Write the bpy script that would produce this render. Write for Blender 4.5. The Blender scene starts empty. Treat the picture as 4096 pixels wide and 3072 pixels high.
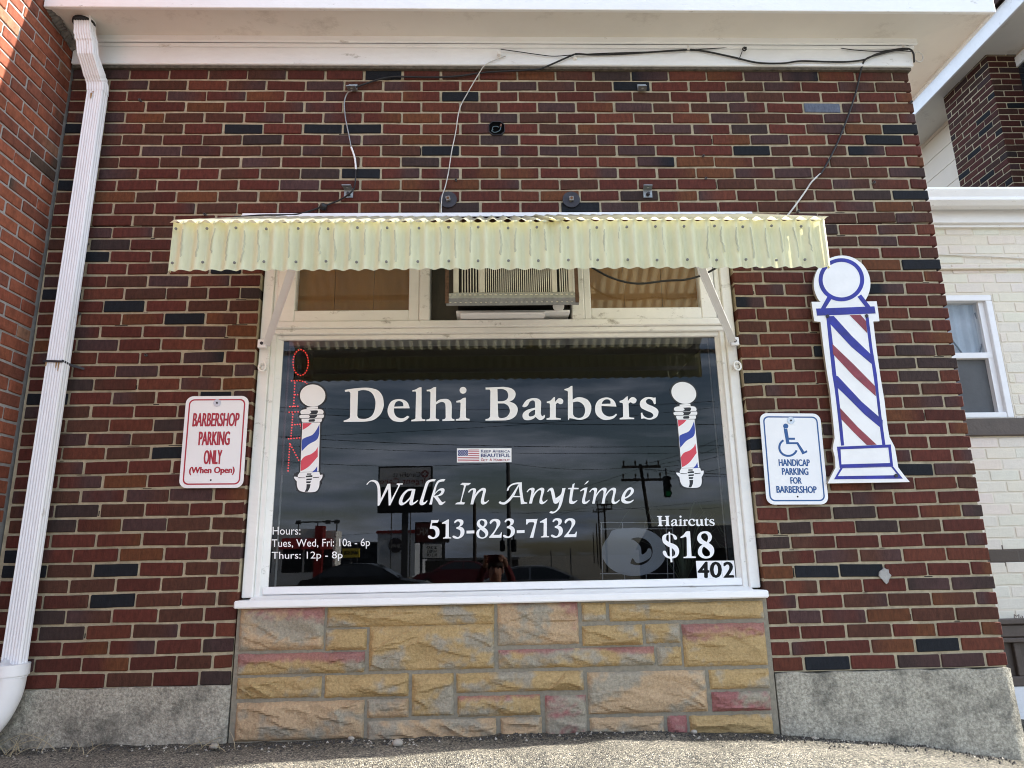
import bpy, math, random
from mathutils import Vector, Matrix, noise
R_ = random.Random(7)
PI = math.pi
scene = bpy.context.scene
col = scene.collection
# ------------------------------------------------------------------ camera, world, sun, exposure
FPX, DIST, EYE = 2771.70472, 3.39950, 0.80          # focal length in photo pixels, metres to the shop wall, eye height
CR = Vector((0.9994483, -0.0277715, -0.0182191)); CU = Vector((0.0110377, -0.239648, 0.9707971)); CF = Vector((0.0313266, 0.9704626, 0.2392092))
cam_d = bpy.data.cameras.new('camera'); cam = bpy.data.objects.new('camera', cam_d); col.objects.link(cam)
cam_d.sensor_width = 36.0; cam_d.lens = FPX / 4096 * 36.0; cam_d.clip_start = 0.005; cam_d.clip_end = 2000
Mx = Matrix((CR, CU, -CF)).transposed().to_4x4(); Mx.translation = (0, -DIST, EYE); cam.matrix_world = Mx
scene.camera = cam
SUN_EL, SUN_AZ = math.radians(30), math.radians(6)   # azimuth from +X (right) towards +Y (behind the wall)
sd = Vector((math.cos(SUN_EL) * math.cos(SUN_AZ), math.cos(SUN_EL) * math.sin(SUN_AZ), math.sin(SUN_EL)))
sun_d = bpy.data.lights.new('sun', 'SUN'); sun_d.energy = 4.6; sun_d.angle = math.radians(0.5); sun_d.color = (1, .96, .88)
sun = bpy.data.objects.new('sun', sun_d); col.objects.link(sun); sun.rotation_euler = sd.to_track_quat('Z', 'Y').to_euler(); sun.location = (8, 2, 9)
w = bpy.data.worlds.new('World'); scene.world = w; w.use_nodes = True
nt = w.node_tree; nt.nodes.clear()
def N(t, typ, **kw):
    n = t.nodes.new(typ)
    for k, v in kw.items(): setattr(n, k, v)
    return n
def S(n, **kw):
    for k, v in kw.items():
        n.inputs[k.replace('_', ' ')].default_value = v
    return n
sky = N(nt, 'ShaderNodeTexSky', sky_type='NISHITA', sun_disc=False, sun_elevation=SUN_EL, sun_rotation=math.radians(84), air_density=1.0, dust_density=1.2, ozone_density=1.0)
tc = N(nt, 'ShaderNodeTexCoord'); mp = N(nt, 'ShaderNodeMapping'); mp.inputs['Scale'].default_value = (1.4, 1.4, 8.0); mp.inputs['Location'].default_value = (.3, .1, .0)
cn = S(N(nt, 'ShaderNodeTexNoise'), Scale=2.8, Detail=7.0, Roughness=.6)
cr = N(nt, 'ShaderNodeValToRGB'); cr.color_ramp.elements[0].position = .40; cr.color_ramp.elements[1].position = .60
cn2 = S(N(nt, 'ShaderNodeTexNoise'), Scale=5.0, Detail=5.0)
cc = N(nt, 'ShaderNodeValToRGB'); cc.color_ramp.elements[0].position = .3; cc.color_ramp.elements[1].position = .7
cc.color_ramp.elements[0].color = (3.5, 4.5, 6.4, 1); cc.color_ramp.elements[1].color = (8.0, 9.0, 10.8, 1)
mixw = N(nt, 'ShaderNodeMixRGB'); bg = N(nt, 'ShaderNodeBackground'); bg.inputs['Strength'].default_value = 0.10; wo = N(nt, 'ShaderNodeOutputWorld')
L = nt.links.new
L(tc.outputs['Generated'], mp.inputs['Vector']); L(mp.outputs['Vector'], cn.inputs['Vector']); L(cn.outputs['Fac'], cr.inputs['Fac'])
L(mp.outputs['Vector'], cn2.inputs['Vector']); L(cn2.outputs['Fac'], cc.inputs['Fac'])
L(cr.outputs['Color'], mixw.inputs['Fac']); L(sky.outputs['Color'], mixw.inputs['Color1']); L(cc.outputs['Color'], mixw.inputs['Color2'])
L(mixw.outputs['Color'], bg.inputs['Color']); L(bg.outputs['Background'], wo.inputs['Surface'])
scene.view_settings.view_transform = 'Standard'; scene.view_settings.look = 'None'; scene.view_settings.gamma = 1; scene.view_settings.exposure = 1.7
scene.cycles.use_denoising = True; scene.cycles.pixel_filter_type = 'BLACKMAN_HARRIS'; scene.cycles.filter_width = 1.05
scene.cycles.max_bounces = 10; scene.cycles.transparent_max_bounces = 16

# ------------------------------------------------------------------ helpers
S4 = 4096 / 2212
def ray(x, y): return CF * FPX + CR * (x - 2048) - CU * (y - 1536)
def fat(x, y, Y):                       # photo pixel (4096 wide) on the plane at depth Y
    d = ray(x, y); t = (DIST + Y) / d.y; return Vector((d.x * t, Y, EYE + d.z * t))
def at(x, y, Y=0.0): return fat(x * S4, y * S4, Y)   # the same for the 2212 wide picture
def crop(x0, y0, s): return lambda x, y, Y: fat(x0 + s * x, y0 + s * y, Y)

def tag(o, label=None, cat=None, group=None, kind=None):
    if label: o['label'] = label
    if cat: o['category'] = cat
    if group: o['group'] = group
    if kind: o['kind'] = kind
    return o
def thing(name, label, cat, loc, group=None):
    o = bpy.data.objects.new(name, None); o.empty_display_size = .1; col.objects.link(o); o.location = loc
    return tag(o, label, cat, group)
def wloc(o):
    v = Vector((0, 0, 0))
    while o is not None: v = v + Vector(o.location); o = o.parent
    return v
def sr(c):                              # sRGB 0-255 to linear
    return tuple(((v / 255) / 12.92 if v / 255 <= .04045 else ((v / 255 + .055) / 1.055) ** 2.4) for v in c)

def mat(name, c, rough=.7, var=.15, vs=6.0, bump=.1, bs=60.0, metal=0.0, spec=.4, attr=None, dirt=None, dscale=4.0, dpos=(.55, .7), stretch=(1, 1, 1)):
    m = bpy.data.materials.new(name); m.use_nodes = True; t = m.node_tree; t.nodes.clear(); l = t.links.new
    out = N(t, 'ShaderNodeOutputMaterial'); b = N(t, 'ShaderNodeBsdfPrincipled'); l(b.outputs[0], out.inputs['Surface'])
    b.inputs['Roughness'].default_value = rough; b.inputs['Metallic'].default_value = metal; b.inputs['Specular IOR Level'].default_value = spec
    g = N(t, 'ShaderNodeNewGeometry'); mpn = N(t, 'ShaderNodeMapping'); mpn.inputs['Scale'].default_value = stretch; l(g.outputs['Position'], mpn.inputs['Vector']); P = mpn.outputs['Vector']
    if attr:
        a = N(t, 'ShaderNodeAttribute', attribute_name=attr); base = a.outputs['Color']
    else:
        r = N(t, 'ShaderNodeRGB'); r.outputs[0].default_value = (*c, 1); base = r.outputs[0]
    if var:
        n = S(N(t, 'ShaderNodeTexNoise'), Scale=vs, Detail=6.0, Roughness=.65); l(P, n.inputs['Vector'])
        mr = N(t, 'ShaderNodeMapRange'); mr.inputs['From Min'].default_value = .28; mr.inputs['From Max'].default_value = .72
        mr.inputs['To Min'].default_value = 1 - var; mr.inputs['To Max'].default_value = 1 + var; l(n.outputs['Fac'], mr.inputs['Value'])
        mm = N(t, 'ShaderNodeVectorMath', operation='SCALE'); l(base, mm.inputs[0]); l(mr.outputs[0], mm.inputs['Scale']); base = mm.outputs[0]
    if dirt:
        n2 = S(N(t, 'ShaderNodeTexNoise'), Scale=dscale, Detail=8.0, Roughness=.75); l(P, n2.inputs['Vector'])
        rp = N(t, 'ShaderNodeValToRGB'); rp.color_ramp.elements[0].position = dpos[0]; rp.color_ramp.elements[1].position = dpos[1]; l(n2.outputs['Fac'], rp.inputs['Fac'])
        mx = N(t, 'ShaderNodeMixRGB'); l(rp.outputs['Color'], mx.inputs['Fac']); l(base, mx.inputs['Color1']); mx.inputs['Color2'].default_value = (*dirt, 1); base = mx.outputs[0]
    l(base, b.inputs['Base Color'])
    if bump:
        n3 = S(N(t, 'ShaderNodeTexNoise'), Scale=bs, Detail=5.0, Roughness=.6); l(P, n3.inputs['Vector'])
        bp = N(t, 'ShaderNodeBump'); bp.inputs['Strength'].default_value = bump; bp.inputs['Distance'].default_value = .01; l(n3.outputs['Fac'], bp.inputs['Height']); l(bp.outputs[0], b.inputs['Normal'])
    return m
def emit(name, c, s):
    m = bpy.data.materials.new(name); m.use_nodes = True; t = m.node_tree; t.nodes.clear()
    e = N(t, 'ShaderNodeEmission'); e.inputs[0].default_value = (*c, 1); e.inputs[1].default_value = s
    t.links.new(e.outputs[0], N(t, 'ShaderNodeOutputMaterial').inputs['Surface']); return m

class MB:
    """collects faces in world coordinates and links them as ONE mesh object"""
    def __init__(s): s.v = []; s.f = []; s.mi = []; s.cols = None; s.smooth = []
    def add(s, vs, fs, mi=0, smooth=False, cs=None):
        b = len(s.v); s.v += [tuple(p) for p in vs]; s.f += [tuple(i + b for i in f) for f in fs]; s.mi += [mi] * len(fs); s.smooth += [smooth] * len(fs)
        if cs is not None:
            if s.cols is None: s.cols = []
            s.cols += [(.5, .5, .5)] * (b - len(s.cols)) + list(cs)
        return s
    def box(s, x0, x1, y0, y1, z0, z1, mi=0, bev=0.0):
        if x1 < x0: x0, x1 = x1, x0
        if y1 < y0: y0, y1 = y1, y0
        if z1 < z0: z0, z1 = z1, z0
        if bev <= 0:
            return s.add([(x0, y0, z0), (x1, y0, z0), (x1, y1, z0), (x0, y1, z0), (x0, y0, z1), (x1, y0, z1), (x1, y1, z1), (x0, y1, z1)],
                         [(0, 3, 2, 1), (4, 5, 6, 7), (0, 1, 5, 4), (1, 2, 6, 5), (2, 3, 7, 6), (3, 0, 4, 7)], mi)
        b = min(bev, (x1 - x0) / 3, (y1 - y0) / 3, (z1 - z0) / 3); V = []; ix = {}
        X = (x0, x1); Y = (y0, y1); Z = (z0, z1)
        for i in (0, 1):
            for j in (0, 1):
                for k in (0, 1):
                    sx = 1 - 2 * i; sy = 1 - 2 * j; sz = 1 - 2 * k
                    for a, d in enumerate(((0, b, b), (b, 0, b), (b, b, 0))):
                        ix[i, j, k, a] = len(V); V.append((X[i] + sx * d[0], Y[j] + sy * d[1], Z[k] + sz * d[2]))
        F = []
        g = lambda i, j, k, a: ix[i, j, k, a]
        for i in (0, 1):
            q = [g(i, 0, 0, 0), g(i, 1, 0, 0), g(i, 1, 1, 0), g(i, 0, 1, 0)]; F.append(q if i else q[::-1])
            q = [g(0, i, 0, 1), g(0, i, 1, 1), g(1, i, 1, 1), g(1, i, 0, 1)]; F.append(q if i else q[::-1])
            q = [g(0, 0, i, 2), g(1, 0, i, 2), g(1, 1, i, 2), g(0, 1, i, 2)]; F.append(q if i else q[::-1])
        for i in (0, 1):
            for j in (0, 1):
                F.append([g(i, j, 0, 0), g(i, j, 1, 0), g(i, j, 1, 1), g(i, j, 0, 1)])
                F.append([g(i, 0, j, 0), g(i, 1, j, 0), g(i, 1, j, 2), g(i, 0, j, 2)])
                F.append([g(0, i, j, 1), g(1, i, j, 1), g(1, i, j, 2), g(0, i, j, 2)])
                for k in (0, 1): F.append([g(i, j, k, 0), g(i, j, k, 1), g(i, j, k, 2)])
        return s.add(V, F, mi)
    def prism(s, pts, ext, mi=0, mi_side=None):   # planar polygon (3D points) pushed along ext
        n = len(pts); e = Vector(ext); P = [Vector(p) for p in pts]
        s.add(P + [p + e for p in P], [tuple(range(n)), tuple(range(2 * n - 1, n - 1, -1))], mi)
        b = len(s.v) - 2 * n
        fs = [(b + i, b + n + i, b + n + (i + 1) % n, b + (i + 1) % n) for i in range(n)]
        s.f += fs; s.mi += [mi if mi_side is None else mi_side] * n; s.smooth += [False] * n; return s
    def tube(s, pts, r, n=8, mi=0, caps=True):
        P = [Vector(p) for p in pts]; rs = r if isinstance(r, (list, tuple)) else [r] * len(P)
        V = []; prev = None
        for i, p in enumerate(P):
            d = (P[min(i + 1, len(P) - 1)] - P[max(i - 1, 0)]).normalized()
            if prev is None:
                a = d.orthogonal().normalized()
            else:
                a = (prev - d * prev.dot(d)); a = a.normalized() if a.length > 1e-6 else d.orthogonal().normalized()
            prev = a; b = d.cross(a)
            for k in range(n):
                t = 2 * PI * k / n; V.append(p + (a * math.cos(t) + b * math.sin(t)) * rs[i])
        F = [(i * n + k, i * n + (k + 1) % n, (i + 1) * n + (k + 1) % n, (i + 1) * n + k) for i in range(len(P) - 1) for k in range(n)]
        s.add(V, F, mi, True)
        if caps and len(P) > 1: s.add(V[:n], [tuple(range(n))[::-1]], mi); s.add(V[-n:], [tuple(range(n))], mi)
        return s
    def bar(s, a, b, wv, tv, mi=0):    # rectangular bar from a to b; wv, tv = half-size vectors
        a = Vector(a); b = Vector(b); wv = Vector(wv); tv = Vector(tv)
        V = [a - wv - tv, a + wv - tv, a + wv + tv, a - wv + tv, b - wv - tv, b + wv - tv, b + wv + tv, b - wv + tv]
        return s.add(V, [(0, 3, 2, 1), (4, 5, 6, 7), (0, 1, 5, 4), (1, 2, 6, 5), (2, 3, 7, 6), (3, 0, 4, 7)], mi)
    def disc(s, c, r, nrm, n=24, h=0.0, mi=0, rz=None):
        c = Vector(c); d = Vector(nrm).normalized(); a = d.cross(Vector((0, 0, 1)));
        if a.length < 1e-3: a = Vector((1, 0, 0))
        a.normalize(); b = d.cross(a); rz = rz or r
        P = [c + a * r * math.cos(2 * PI * k / n) + b * rz * math.sin(2 * PI * k / n) for k in range(n)]
        if h: return s.prism(P, d * h, mi)
        return s.add(P, [tuple(range(n))], mi)
    def grid(s, P, mi=0, smooth=True, cs=None):  # P rows of points
        n = len(P[0]); V = [p for r in P for p in r]
        F = [(i * n + j, i * n + j + 1, (i + 1) * n + j + 1, (i + 1) * n + j) for i in range(len(P) - 1) for j in range(n - 1)]
        return s.add(V, F, mi, smooth, [c for r in cs for c in r] if cs else None)
    def build(s, name, mats, parent=None, label=None, cat=None, group=None, kind=None):
        mats = mats if isinstance(mats, (list, tuple)) else [mats]
        if parent is not None: o0 = wloc(parent)
        else:
            lo = [min(v[i] for v in s.v) for i in range(3)]; hi = [max(v[i] for v in s.v) for i in range(3)]
            o0 = Vector(((lo[0] + hi[0]) / 2, (lo[1] + hi[1]) / 2, lo[2]))
        me = bpy.data.meshes.new(name); me.from_pydata([(v[0] - o0[0], v[1] - o0[1], v[2] - o0[2]) for v in s.v], [], s.f)
        me.polygons.foreach_set('material_index', s.mi); me.polygons.foreach_set('use_smooth', s.smooth)
        if s.cols is not None:
            cs = s.cols + [(.5, .5, .5)] * (len(s.v) - len(s.cols)); ca = me.color_attributes.new('Col', 'FLOAT_COLOR', 'POINT')
            ca.data.foreach_set('color', [x for c in cs for x in (*c, 1.0)])
        for m in mats: me.materials.append(m)
        me.update(); o = bpy.data.objects.new(name, me); col.objects.link(o)
        if parent is not None: o.parent = parent
        else: o.location = o0
        return tag(o, label, cat, group, kind)
def spline3(pts, m=8):
    P = [Vector(p) for p in pts]; out = []
    for i in range(len(P) - 1):
        p0 = P[max(i - 1, 0)]; p1 = P[i]; p2 = P[i + 1]; p3 = P[min(i + 2, len(P) - 1)]
        for k in range(m):
            t = k / m; out.append(.5 * ((2 * p1) + (p2 - p0) * t + (2 * p0 - 5 * p1 + 4 * p2 - p3) * t * t + (3 * p1 - p0 - 3 * p2 + p3) * t ** 3))
    return out + [P[-1]]
# ---- flat lettering: outlines filled by a 2D curve, then mapped to the surface they sit on
def filled(contours, mapf, mb, mi=0):
    cu = bpy.data.curves.new('tmp', 'CURVE'); cu.dimensions = '2D'; cu.fill_mode = 'FRONT'
    for c in contours:
        sp = cu.splines.new('POLY'); sp.points.add(len(c) - 1); sp.use_cyclic_u = True
        for q, p in zip(sp.points, c): q.co = (p[0] / 100, -p[1] / 100, 0, 1)
    ob = bpy.data.objects.new('tmp', cu); me = ob.to_mesh()
    mb.add([mapf(v.co.x * 100, -v.co.y * 100) for v in me.vertices], [tuple(p.vertices) for p in me.polygons], mi)
    ob.to_mesh_clear(); bpy.data.objects.remove(ob); bpy.data.curves.remove(cu)
def contour(txt):
    P = []
    for tk in txt.split():
        cnr = tk.endswith('!'); x, y = tk.rstrip('!').split(','); P.append((float(x), float(y), cnr))
    n = len(P); out = []
    for i in range(n):
        p1, p2 = P[i], P[(i + 1) % n]; p0 = P[i - 1] if not p1[2] else p1; p3 = P[(i + 2) % n] if not p2[2] else p2
        if p1[2] and p2[2]: out.append(p1[:2]); continue
        for k in range(6):
            t = k / 6
            out.append(tuple(.5 * ((2 * p1[a]) + (p2[a] - p0[a]) * t + (2 * p0[a] - 5 * p1[a] + 4 * p2[a] - p3[a]) * t * t + (3 * p1[a] - p0[a] - 3 * p2[a] + p3[a]) * t ** 3) for a in (0, 1)))
    return out
def glyph(txt): return [contour(c) for c in txt.split(';') if c.strip()]
def shift(cs, box_from=None, box_to=None, d=None):
    if d: return [[(x + d[0], y + d[1]) for x, y in c] for c in cs]
    a, b = box_from, box_to
    return [[(b[0] + (x - a[0]) / (a[2] - a[0]) * (b[2] - b[0]), b[1] + (y - a[1]) / (a[3] - a[1]) * (b[3] - b[1])) for x, y in c] for c in cs]
def circ(cx, cy, rx, ry=None, n=32, a0=0, a1=360): 
    ry = ry or rx; full = a1 - a0 == 360
    return [(cx + rx * math.cos(math.radians(a0 + (a1 - a0) * k / (n if full else n - 1))), cy + ry * math.sin(math.radians(a0 + (a1 - a0) * k / (n if full else n - 1)))) for k in range(n)]
def text(body, mb, quad, mi=0, bold=0.0):   # stretched to the quad (tl, tr, br, bl world points)
    cu = bpy.data.curves.new('tmp', 'FONT'); cu.body = body
    cu.size = 1.0; cu.fill_mode = 'FRONT'; cu.resolution_u = 3
    ob = bpy.data.objects.new('tmp', cu); me = ob.to_mesh()
    xs = [v.co.x for v in me.vertices]; ys = [v.co.y for v in me.vertices]; x0, x1, y0, y1 = min(xs), max(xs), min(ys), max(ys)
    tl, tr, br, bl = [Vector(q) for q in quad]
    def mp_(v):
        u = (v.co.x - x0) / (x1 - x0); t = (y1 - v.co.y) / (y1 - y0); return (tl * (1 - u) + tr * u) * (1 - t) + (bl * (1 - u) + br * u) * t
    nrm = (tr - tl).cross(bl - tl).normalized() * -1
    fs = [tuple(p.vertices) for p in me.polygons]; base = [mp_(v) for v in me.vertices]; h = (bl - tl).length; rx = (tr - tl).normalized()
    for k, (ox, oz) in enumerate(((0, 0),) if not bold else ((-1, 0), (1, 0), (0, 1), (0, -1), (-.5, 0), (.5, 0))):   # a bolder weight: the outline thickened on all sides
        d = rx * (ox * bold * h) + Vector((0, 0, oz * bold * h * .5)) + nrm * (.00012 * k)
        mb.add([p + d for p in base], fs, mi)
    ob.to_mesh_clear(); bpy.data.objects.remove(ob); bpy.data.curves.remove(cu)

# ------------------------------------------------------------------ materials
M_brick = mat('brick', (0, 0, 0), .85, .36, 30, .5, 140, attr='Col', spec=.25, stretch=(2.2, 1.2, .8))
M_mortar = mat('mortar', (.39, .33, .225), .95, .25, 25, .4, 120, spec=.1, dirt=(.20, .17, .12), dscale=3.0, dpos=(.56, .75))
M_mortar_grey = mat('mortar_grey', (.34, .33, .31), .95, .2, 25, .4, 120, spec=.1)
M_white = mat('white_paint', (.80, .79, .75), .5, .07, 5, .28, 45, spec=.35, dirt=(.33, .31, .27), dscale=16, dpos=(.60, .71), stretch=(.45, 1, .8))
M_white2 = mat('white_trim', (.84, .84, .83), .45, .06, 5, .25, 45, spec=.4, dirt=(.40, .38, .34), dscale=20, dpos=(.61, .71), stretch=(.4, 1, 1))
M_soffit = mat('soffit_paint', (.78, .75, .69), .6, .05, 2, .05, 20, spec=.3, dirt=(.48, .44, .38), dscale=3, dpos=(.55, .8))
M_alu = mat('white_metal', (.80, .80, .80), .35, .05, 4, .03, 20, spec=.5)
M_vinyl_white = mat('white_vinyl', (.83, .83, .83), .4, .02, 4, 0, spec=.4)
M_black = mat('black', (.012, .012, .012), .5, .1, 6, .05, 40)
M_cable = mat('cable_black', (.015, .015, .016), .45, .2, 30, 0)
M_cable_w = mat('cable_white', (.55, .54, .50), .5, .3, 30, 0)
M_zinc = mat('zinc', (.30, .31, .31), .45, .25, 40, .1, 60, metal=.7)
M_dark_iron = mat('dark_iron', (.045, .043, .05), .6, .25, 40, .1, 60, metal=.4)
M_rust = mat('rust', (.16, .07, .03), .9, .3, 60, .2, 90)
M_concrete = mat('concrete', (.37, .345, .28), .95, .55, 75, .9, 110, spec=.1, dirt=(.10, .095, .08), dscale=5.5, dpos=(.48, .70))
M_stone = mat('stone', (0, 0, 0), .9, .26, 95, .7, 80, attr='Col', spec=.2)
M_stone_mortar = mat('stone_mortar', (.24, .215, .165), .95, .18, 60, .4, 90, spec=.1)
M_cream = mat('cream_paint', (.70, .64, .53), .6, .05, 4, .30, 50, spec=.3)
M_cream_s = mat('cream_siding', (.72, .62, .50), .6, .04, 3, .05, 40, spec=.3)
M_brown = mat('brown_paint', (.085, .065, .052), .5, .15, 10, .3, 40, spec=.4)
M_wood_panel = mat('wood_panel', (.23, .112, .030), .35, .22, 3, .05, 20, spec=.4, stretch=(3, 1, .5))
M_red = mat('sign_red', (.38, .02, .04), .4, .03, 5, 0)
M_blue = mat('sign_blue', (.02, .085, .25), .4, .03, 5, 0)
M_sign = mat('sign_white', (.80, .80, .80), .3, .03, 5, 0, spec=.5)
M_room = mat('dark_room', (.05, .047, .043), .9, .2, 4, 0)
def glass_mat(name, tint, ior):
    m = bpy.data.materials.new(name); m.use_nodes = True; t = m.node_tree; t.nodes.clear(); l = t.links.new
    out = N(t, 'ShaderNodeOutputMaterial'); tr = N(t, 'ShaderNodeBsdfTransparent'); tr.inputs[0].default_value = (*tint, 1)
    gl = N(t, 'ShaderNodeBsdfGlossy'); gl.inputs['Roughness'].default_value = 0.0; gl.inputs[0].default_value = (1, 1, 1, 1)
    fr = N(t, 'ShaderNodeFresnel'); fr.inputs[0].default_value = ior; mx = N(t, 'ShaderNodeMixShader'); l(fr.outputs[0], mx.inputs[0]); l(tr.outputs[0], mx.inputs[1]); l(gl.outputs[0], mx.inputs[2])
    g = N(t, 'ShaderNodeNewGeometry'); m2 = N(t, 'ShaderNodeMixShader'); t2 = N(t, 'ShaderNodeBsdfTransparent'); l(g.outputs['Backfacing'], m2.inputs[0]); l(mx.outputs[0], m2.inputs[1]); l(t2.outputs[0], m2.inputs[2])
    l(m2.outputs[0], out.inputs['Surface']); return m
M_glass = glass_mat('tinted_glass', (.45, .47, .49), 1.46)
M_glass2 = glass_mat('clear_glass', (.85, .86, .86), 1.5)

# ------------------------------------------------------------------ ground
PROF = [(-40, -.05), (-6, 0), (-3, 0), (-1.57, .022), (-1.17, .012), (-.35, .02), (.49, .024), (1.27, -.006), (1.75, -.055), (2.07, -.094), (2.36, -.143), (3.5, -.30), (6, -.55), (12, -.9), (700, -.9)]
def lerp1(x, T):
    for (a, b), (c, d) in zip(T, T[1:]):
        if x <= c: return b + (d - b) * max(0, (x - a)) / (c - a)
    return T[-1][1]
def gz(x, y):
    z = lerp1(x, PROF); z2 = z - max(0, min(-y - .35, 5)) * .3
    return max(z2, min(-.9, z)) if y < 0 else z
def axis(vals): return vals
gx = sorted(set([-600, -200, -80, -40, -20, -10, -6, -4] + [round(-3 + .06 * i, 3) for i in range(101)] + [3.5, 4, 5, 6, 8, 12, 20, 40, 80, 200, 600]))
gy = sorted(set([-600, -300, -150, -80, -40, -20, -12, -8, -6] + [round(-5 + .4 * i, 2) for i in range(9)] + [round(-1.6 + .05 * i, 3) for i in range(37)] + [.5, 1, 2, 4, 8, 20, 60, 200]))
g = MB(); rows = []
for y in gy:
    r = []
    for x in gx:
        z = gz(x, y)
        if -3.2 < x < 3.2 and -1.7 < y < .25: z += .010 * noise.noise((x * 5, y * 5, 0)) + .006 * noise.noise((x * 17, y * 17, 3))
        r.append((x, y, z))
    rows.append(r)
g.grid(rows)
def asphalt():
    m = bpy.data.materials.new('weathered_asphalt'); m.use_nodes = True; t = m.node_tree; t.nodes.clear(); l = t.links.new
    out = N(t, 'ShaderNodeOutputMaterial'); b = N(t, 'ShaderNodeBsdfPrincipled'); l(b.outputs[0], out.inputs['Surface']); b.inputs['Roughness'].default_value = .95; b.inputs['Specular IOR Level'].default_value = .15
    g_ = N(t, 'ShaderNodeNewGeometry'); P = g_.outputs['Position']
    v = S(N(t, 'ShaderNodeTexVoronoi'), Scale=190.0); l(P, v.inputs['Vector'])
    rp = N(t, 'ShaderNodeValToRGB'); e = rp.color_ramp.elements; e[0].position = 0; e[0].color = (.07, .067, .062, 1); e[1].position = 1; e[1].color = (.60, .54, .42, 1)
    for p_, c_ in ((.25, (.15, .142, .124, 1)), (.5, (.225, .206, .165, 1)), (.8, (.34, .306, .24, 1))):
        k = e.new(p_); k.color = c_
    sp = N(t, 'ShaderNodeSeparateColor'); l(v.outputs['Color'], sp.inputs[0]); l(sp.outputs[0], rp.inputs['Fac'])
    n1 = S(N(t, 'ShaderNodeTexNoise'), Scale=3.0, Detail=6.0, Roughness=.6); l(P, n1.inputs['Vector'])
    sx = N(t, 'ShaderNodeSeparateXYZ'); l(P, sx.inputs[0])
    # dark crumbs and dirt along the wall foot, deepened to paint its shade strip
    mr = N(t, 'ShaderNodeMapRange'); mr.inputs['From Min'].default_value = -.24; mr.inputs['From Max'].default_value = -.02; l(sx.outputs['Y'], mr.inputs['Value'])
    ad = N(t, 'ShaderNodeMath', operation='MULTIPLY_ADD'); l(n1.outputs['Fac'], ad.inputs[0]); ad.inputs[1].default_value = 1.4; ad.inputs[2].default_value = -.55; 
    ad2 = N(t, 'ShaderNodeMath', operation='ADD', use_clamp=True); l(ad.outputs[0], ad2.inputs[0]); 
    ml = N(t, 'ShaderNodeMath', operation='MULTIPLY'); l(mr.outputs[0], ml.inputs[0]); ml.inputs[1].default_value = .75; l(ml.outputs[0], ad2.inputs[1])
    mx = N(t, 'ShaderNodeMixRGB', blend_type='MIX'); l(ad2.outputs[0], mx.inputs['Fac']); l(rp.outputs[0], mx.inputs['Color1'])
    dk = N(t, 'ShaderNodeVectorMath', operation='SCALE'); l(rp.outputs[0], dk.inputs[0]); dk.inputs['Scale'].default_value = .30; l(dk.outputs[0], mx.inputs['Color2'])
    n2 = S(N(t, 'ShaderNodeTexNoise'), Scale=7.0, Detail=6.0, Roughness=.7); l(P, n2.inputs['Vector'])
    r2 = N(t, 'ShaderNodeValToRGB'); r2.color_ramp.elements[0].position = .70; r2.color_ramp.elements[1].position = .80; l(n2.outputs['Fac'], r2.inputs['Fac'])
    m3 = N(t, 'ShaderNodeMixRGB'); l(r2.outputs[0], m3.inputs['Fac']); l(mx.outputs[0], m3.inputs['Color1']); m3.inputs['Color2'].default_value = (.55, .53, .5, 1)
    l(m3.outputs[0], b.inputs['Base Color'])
    bp = N(t, 'ShaderNodeBump'); bp.inputs['Strength'].default_value = .8; bp.inputs['Distance'].default_value = .006; l(v.outputs['Distance'], bp.inputs['Height']); bp.invert = True; l(bp.outputs[0], b.inputs['Normal'])
    return m
g.build('asphalt_lot', asphalt(), kind='structure')

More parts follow.
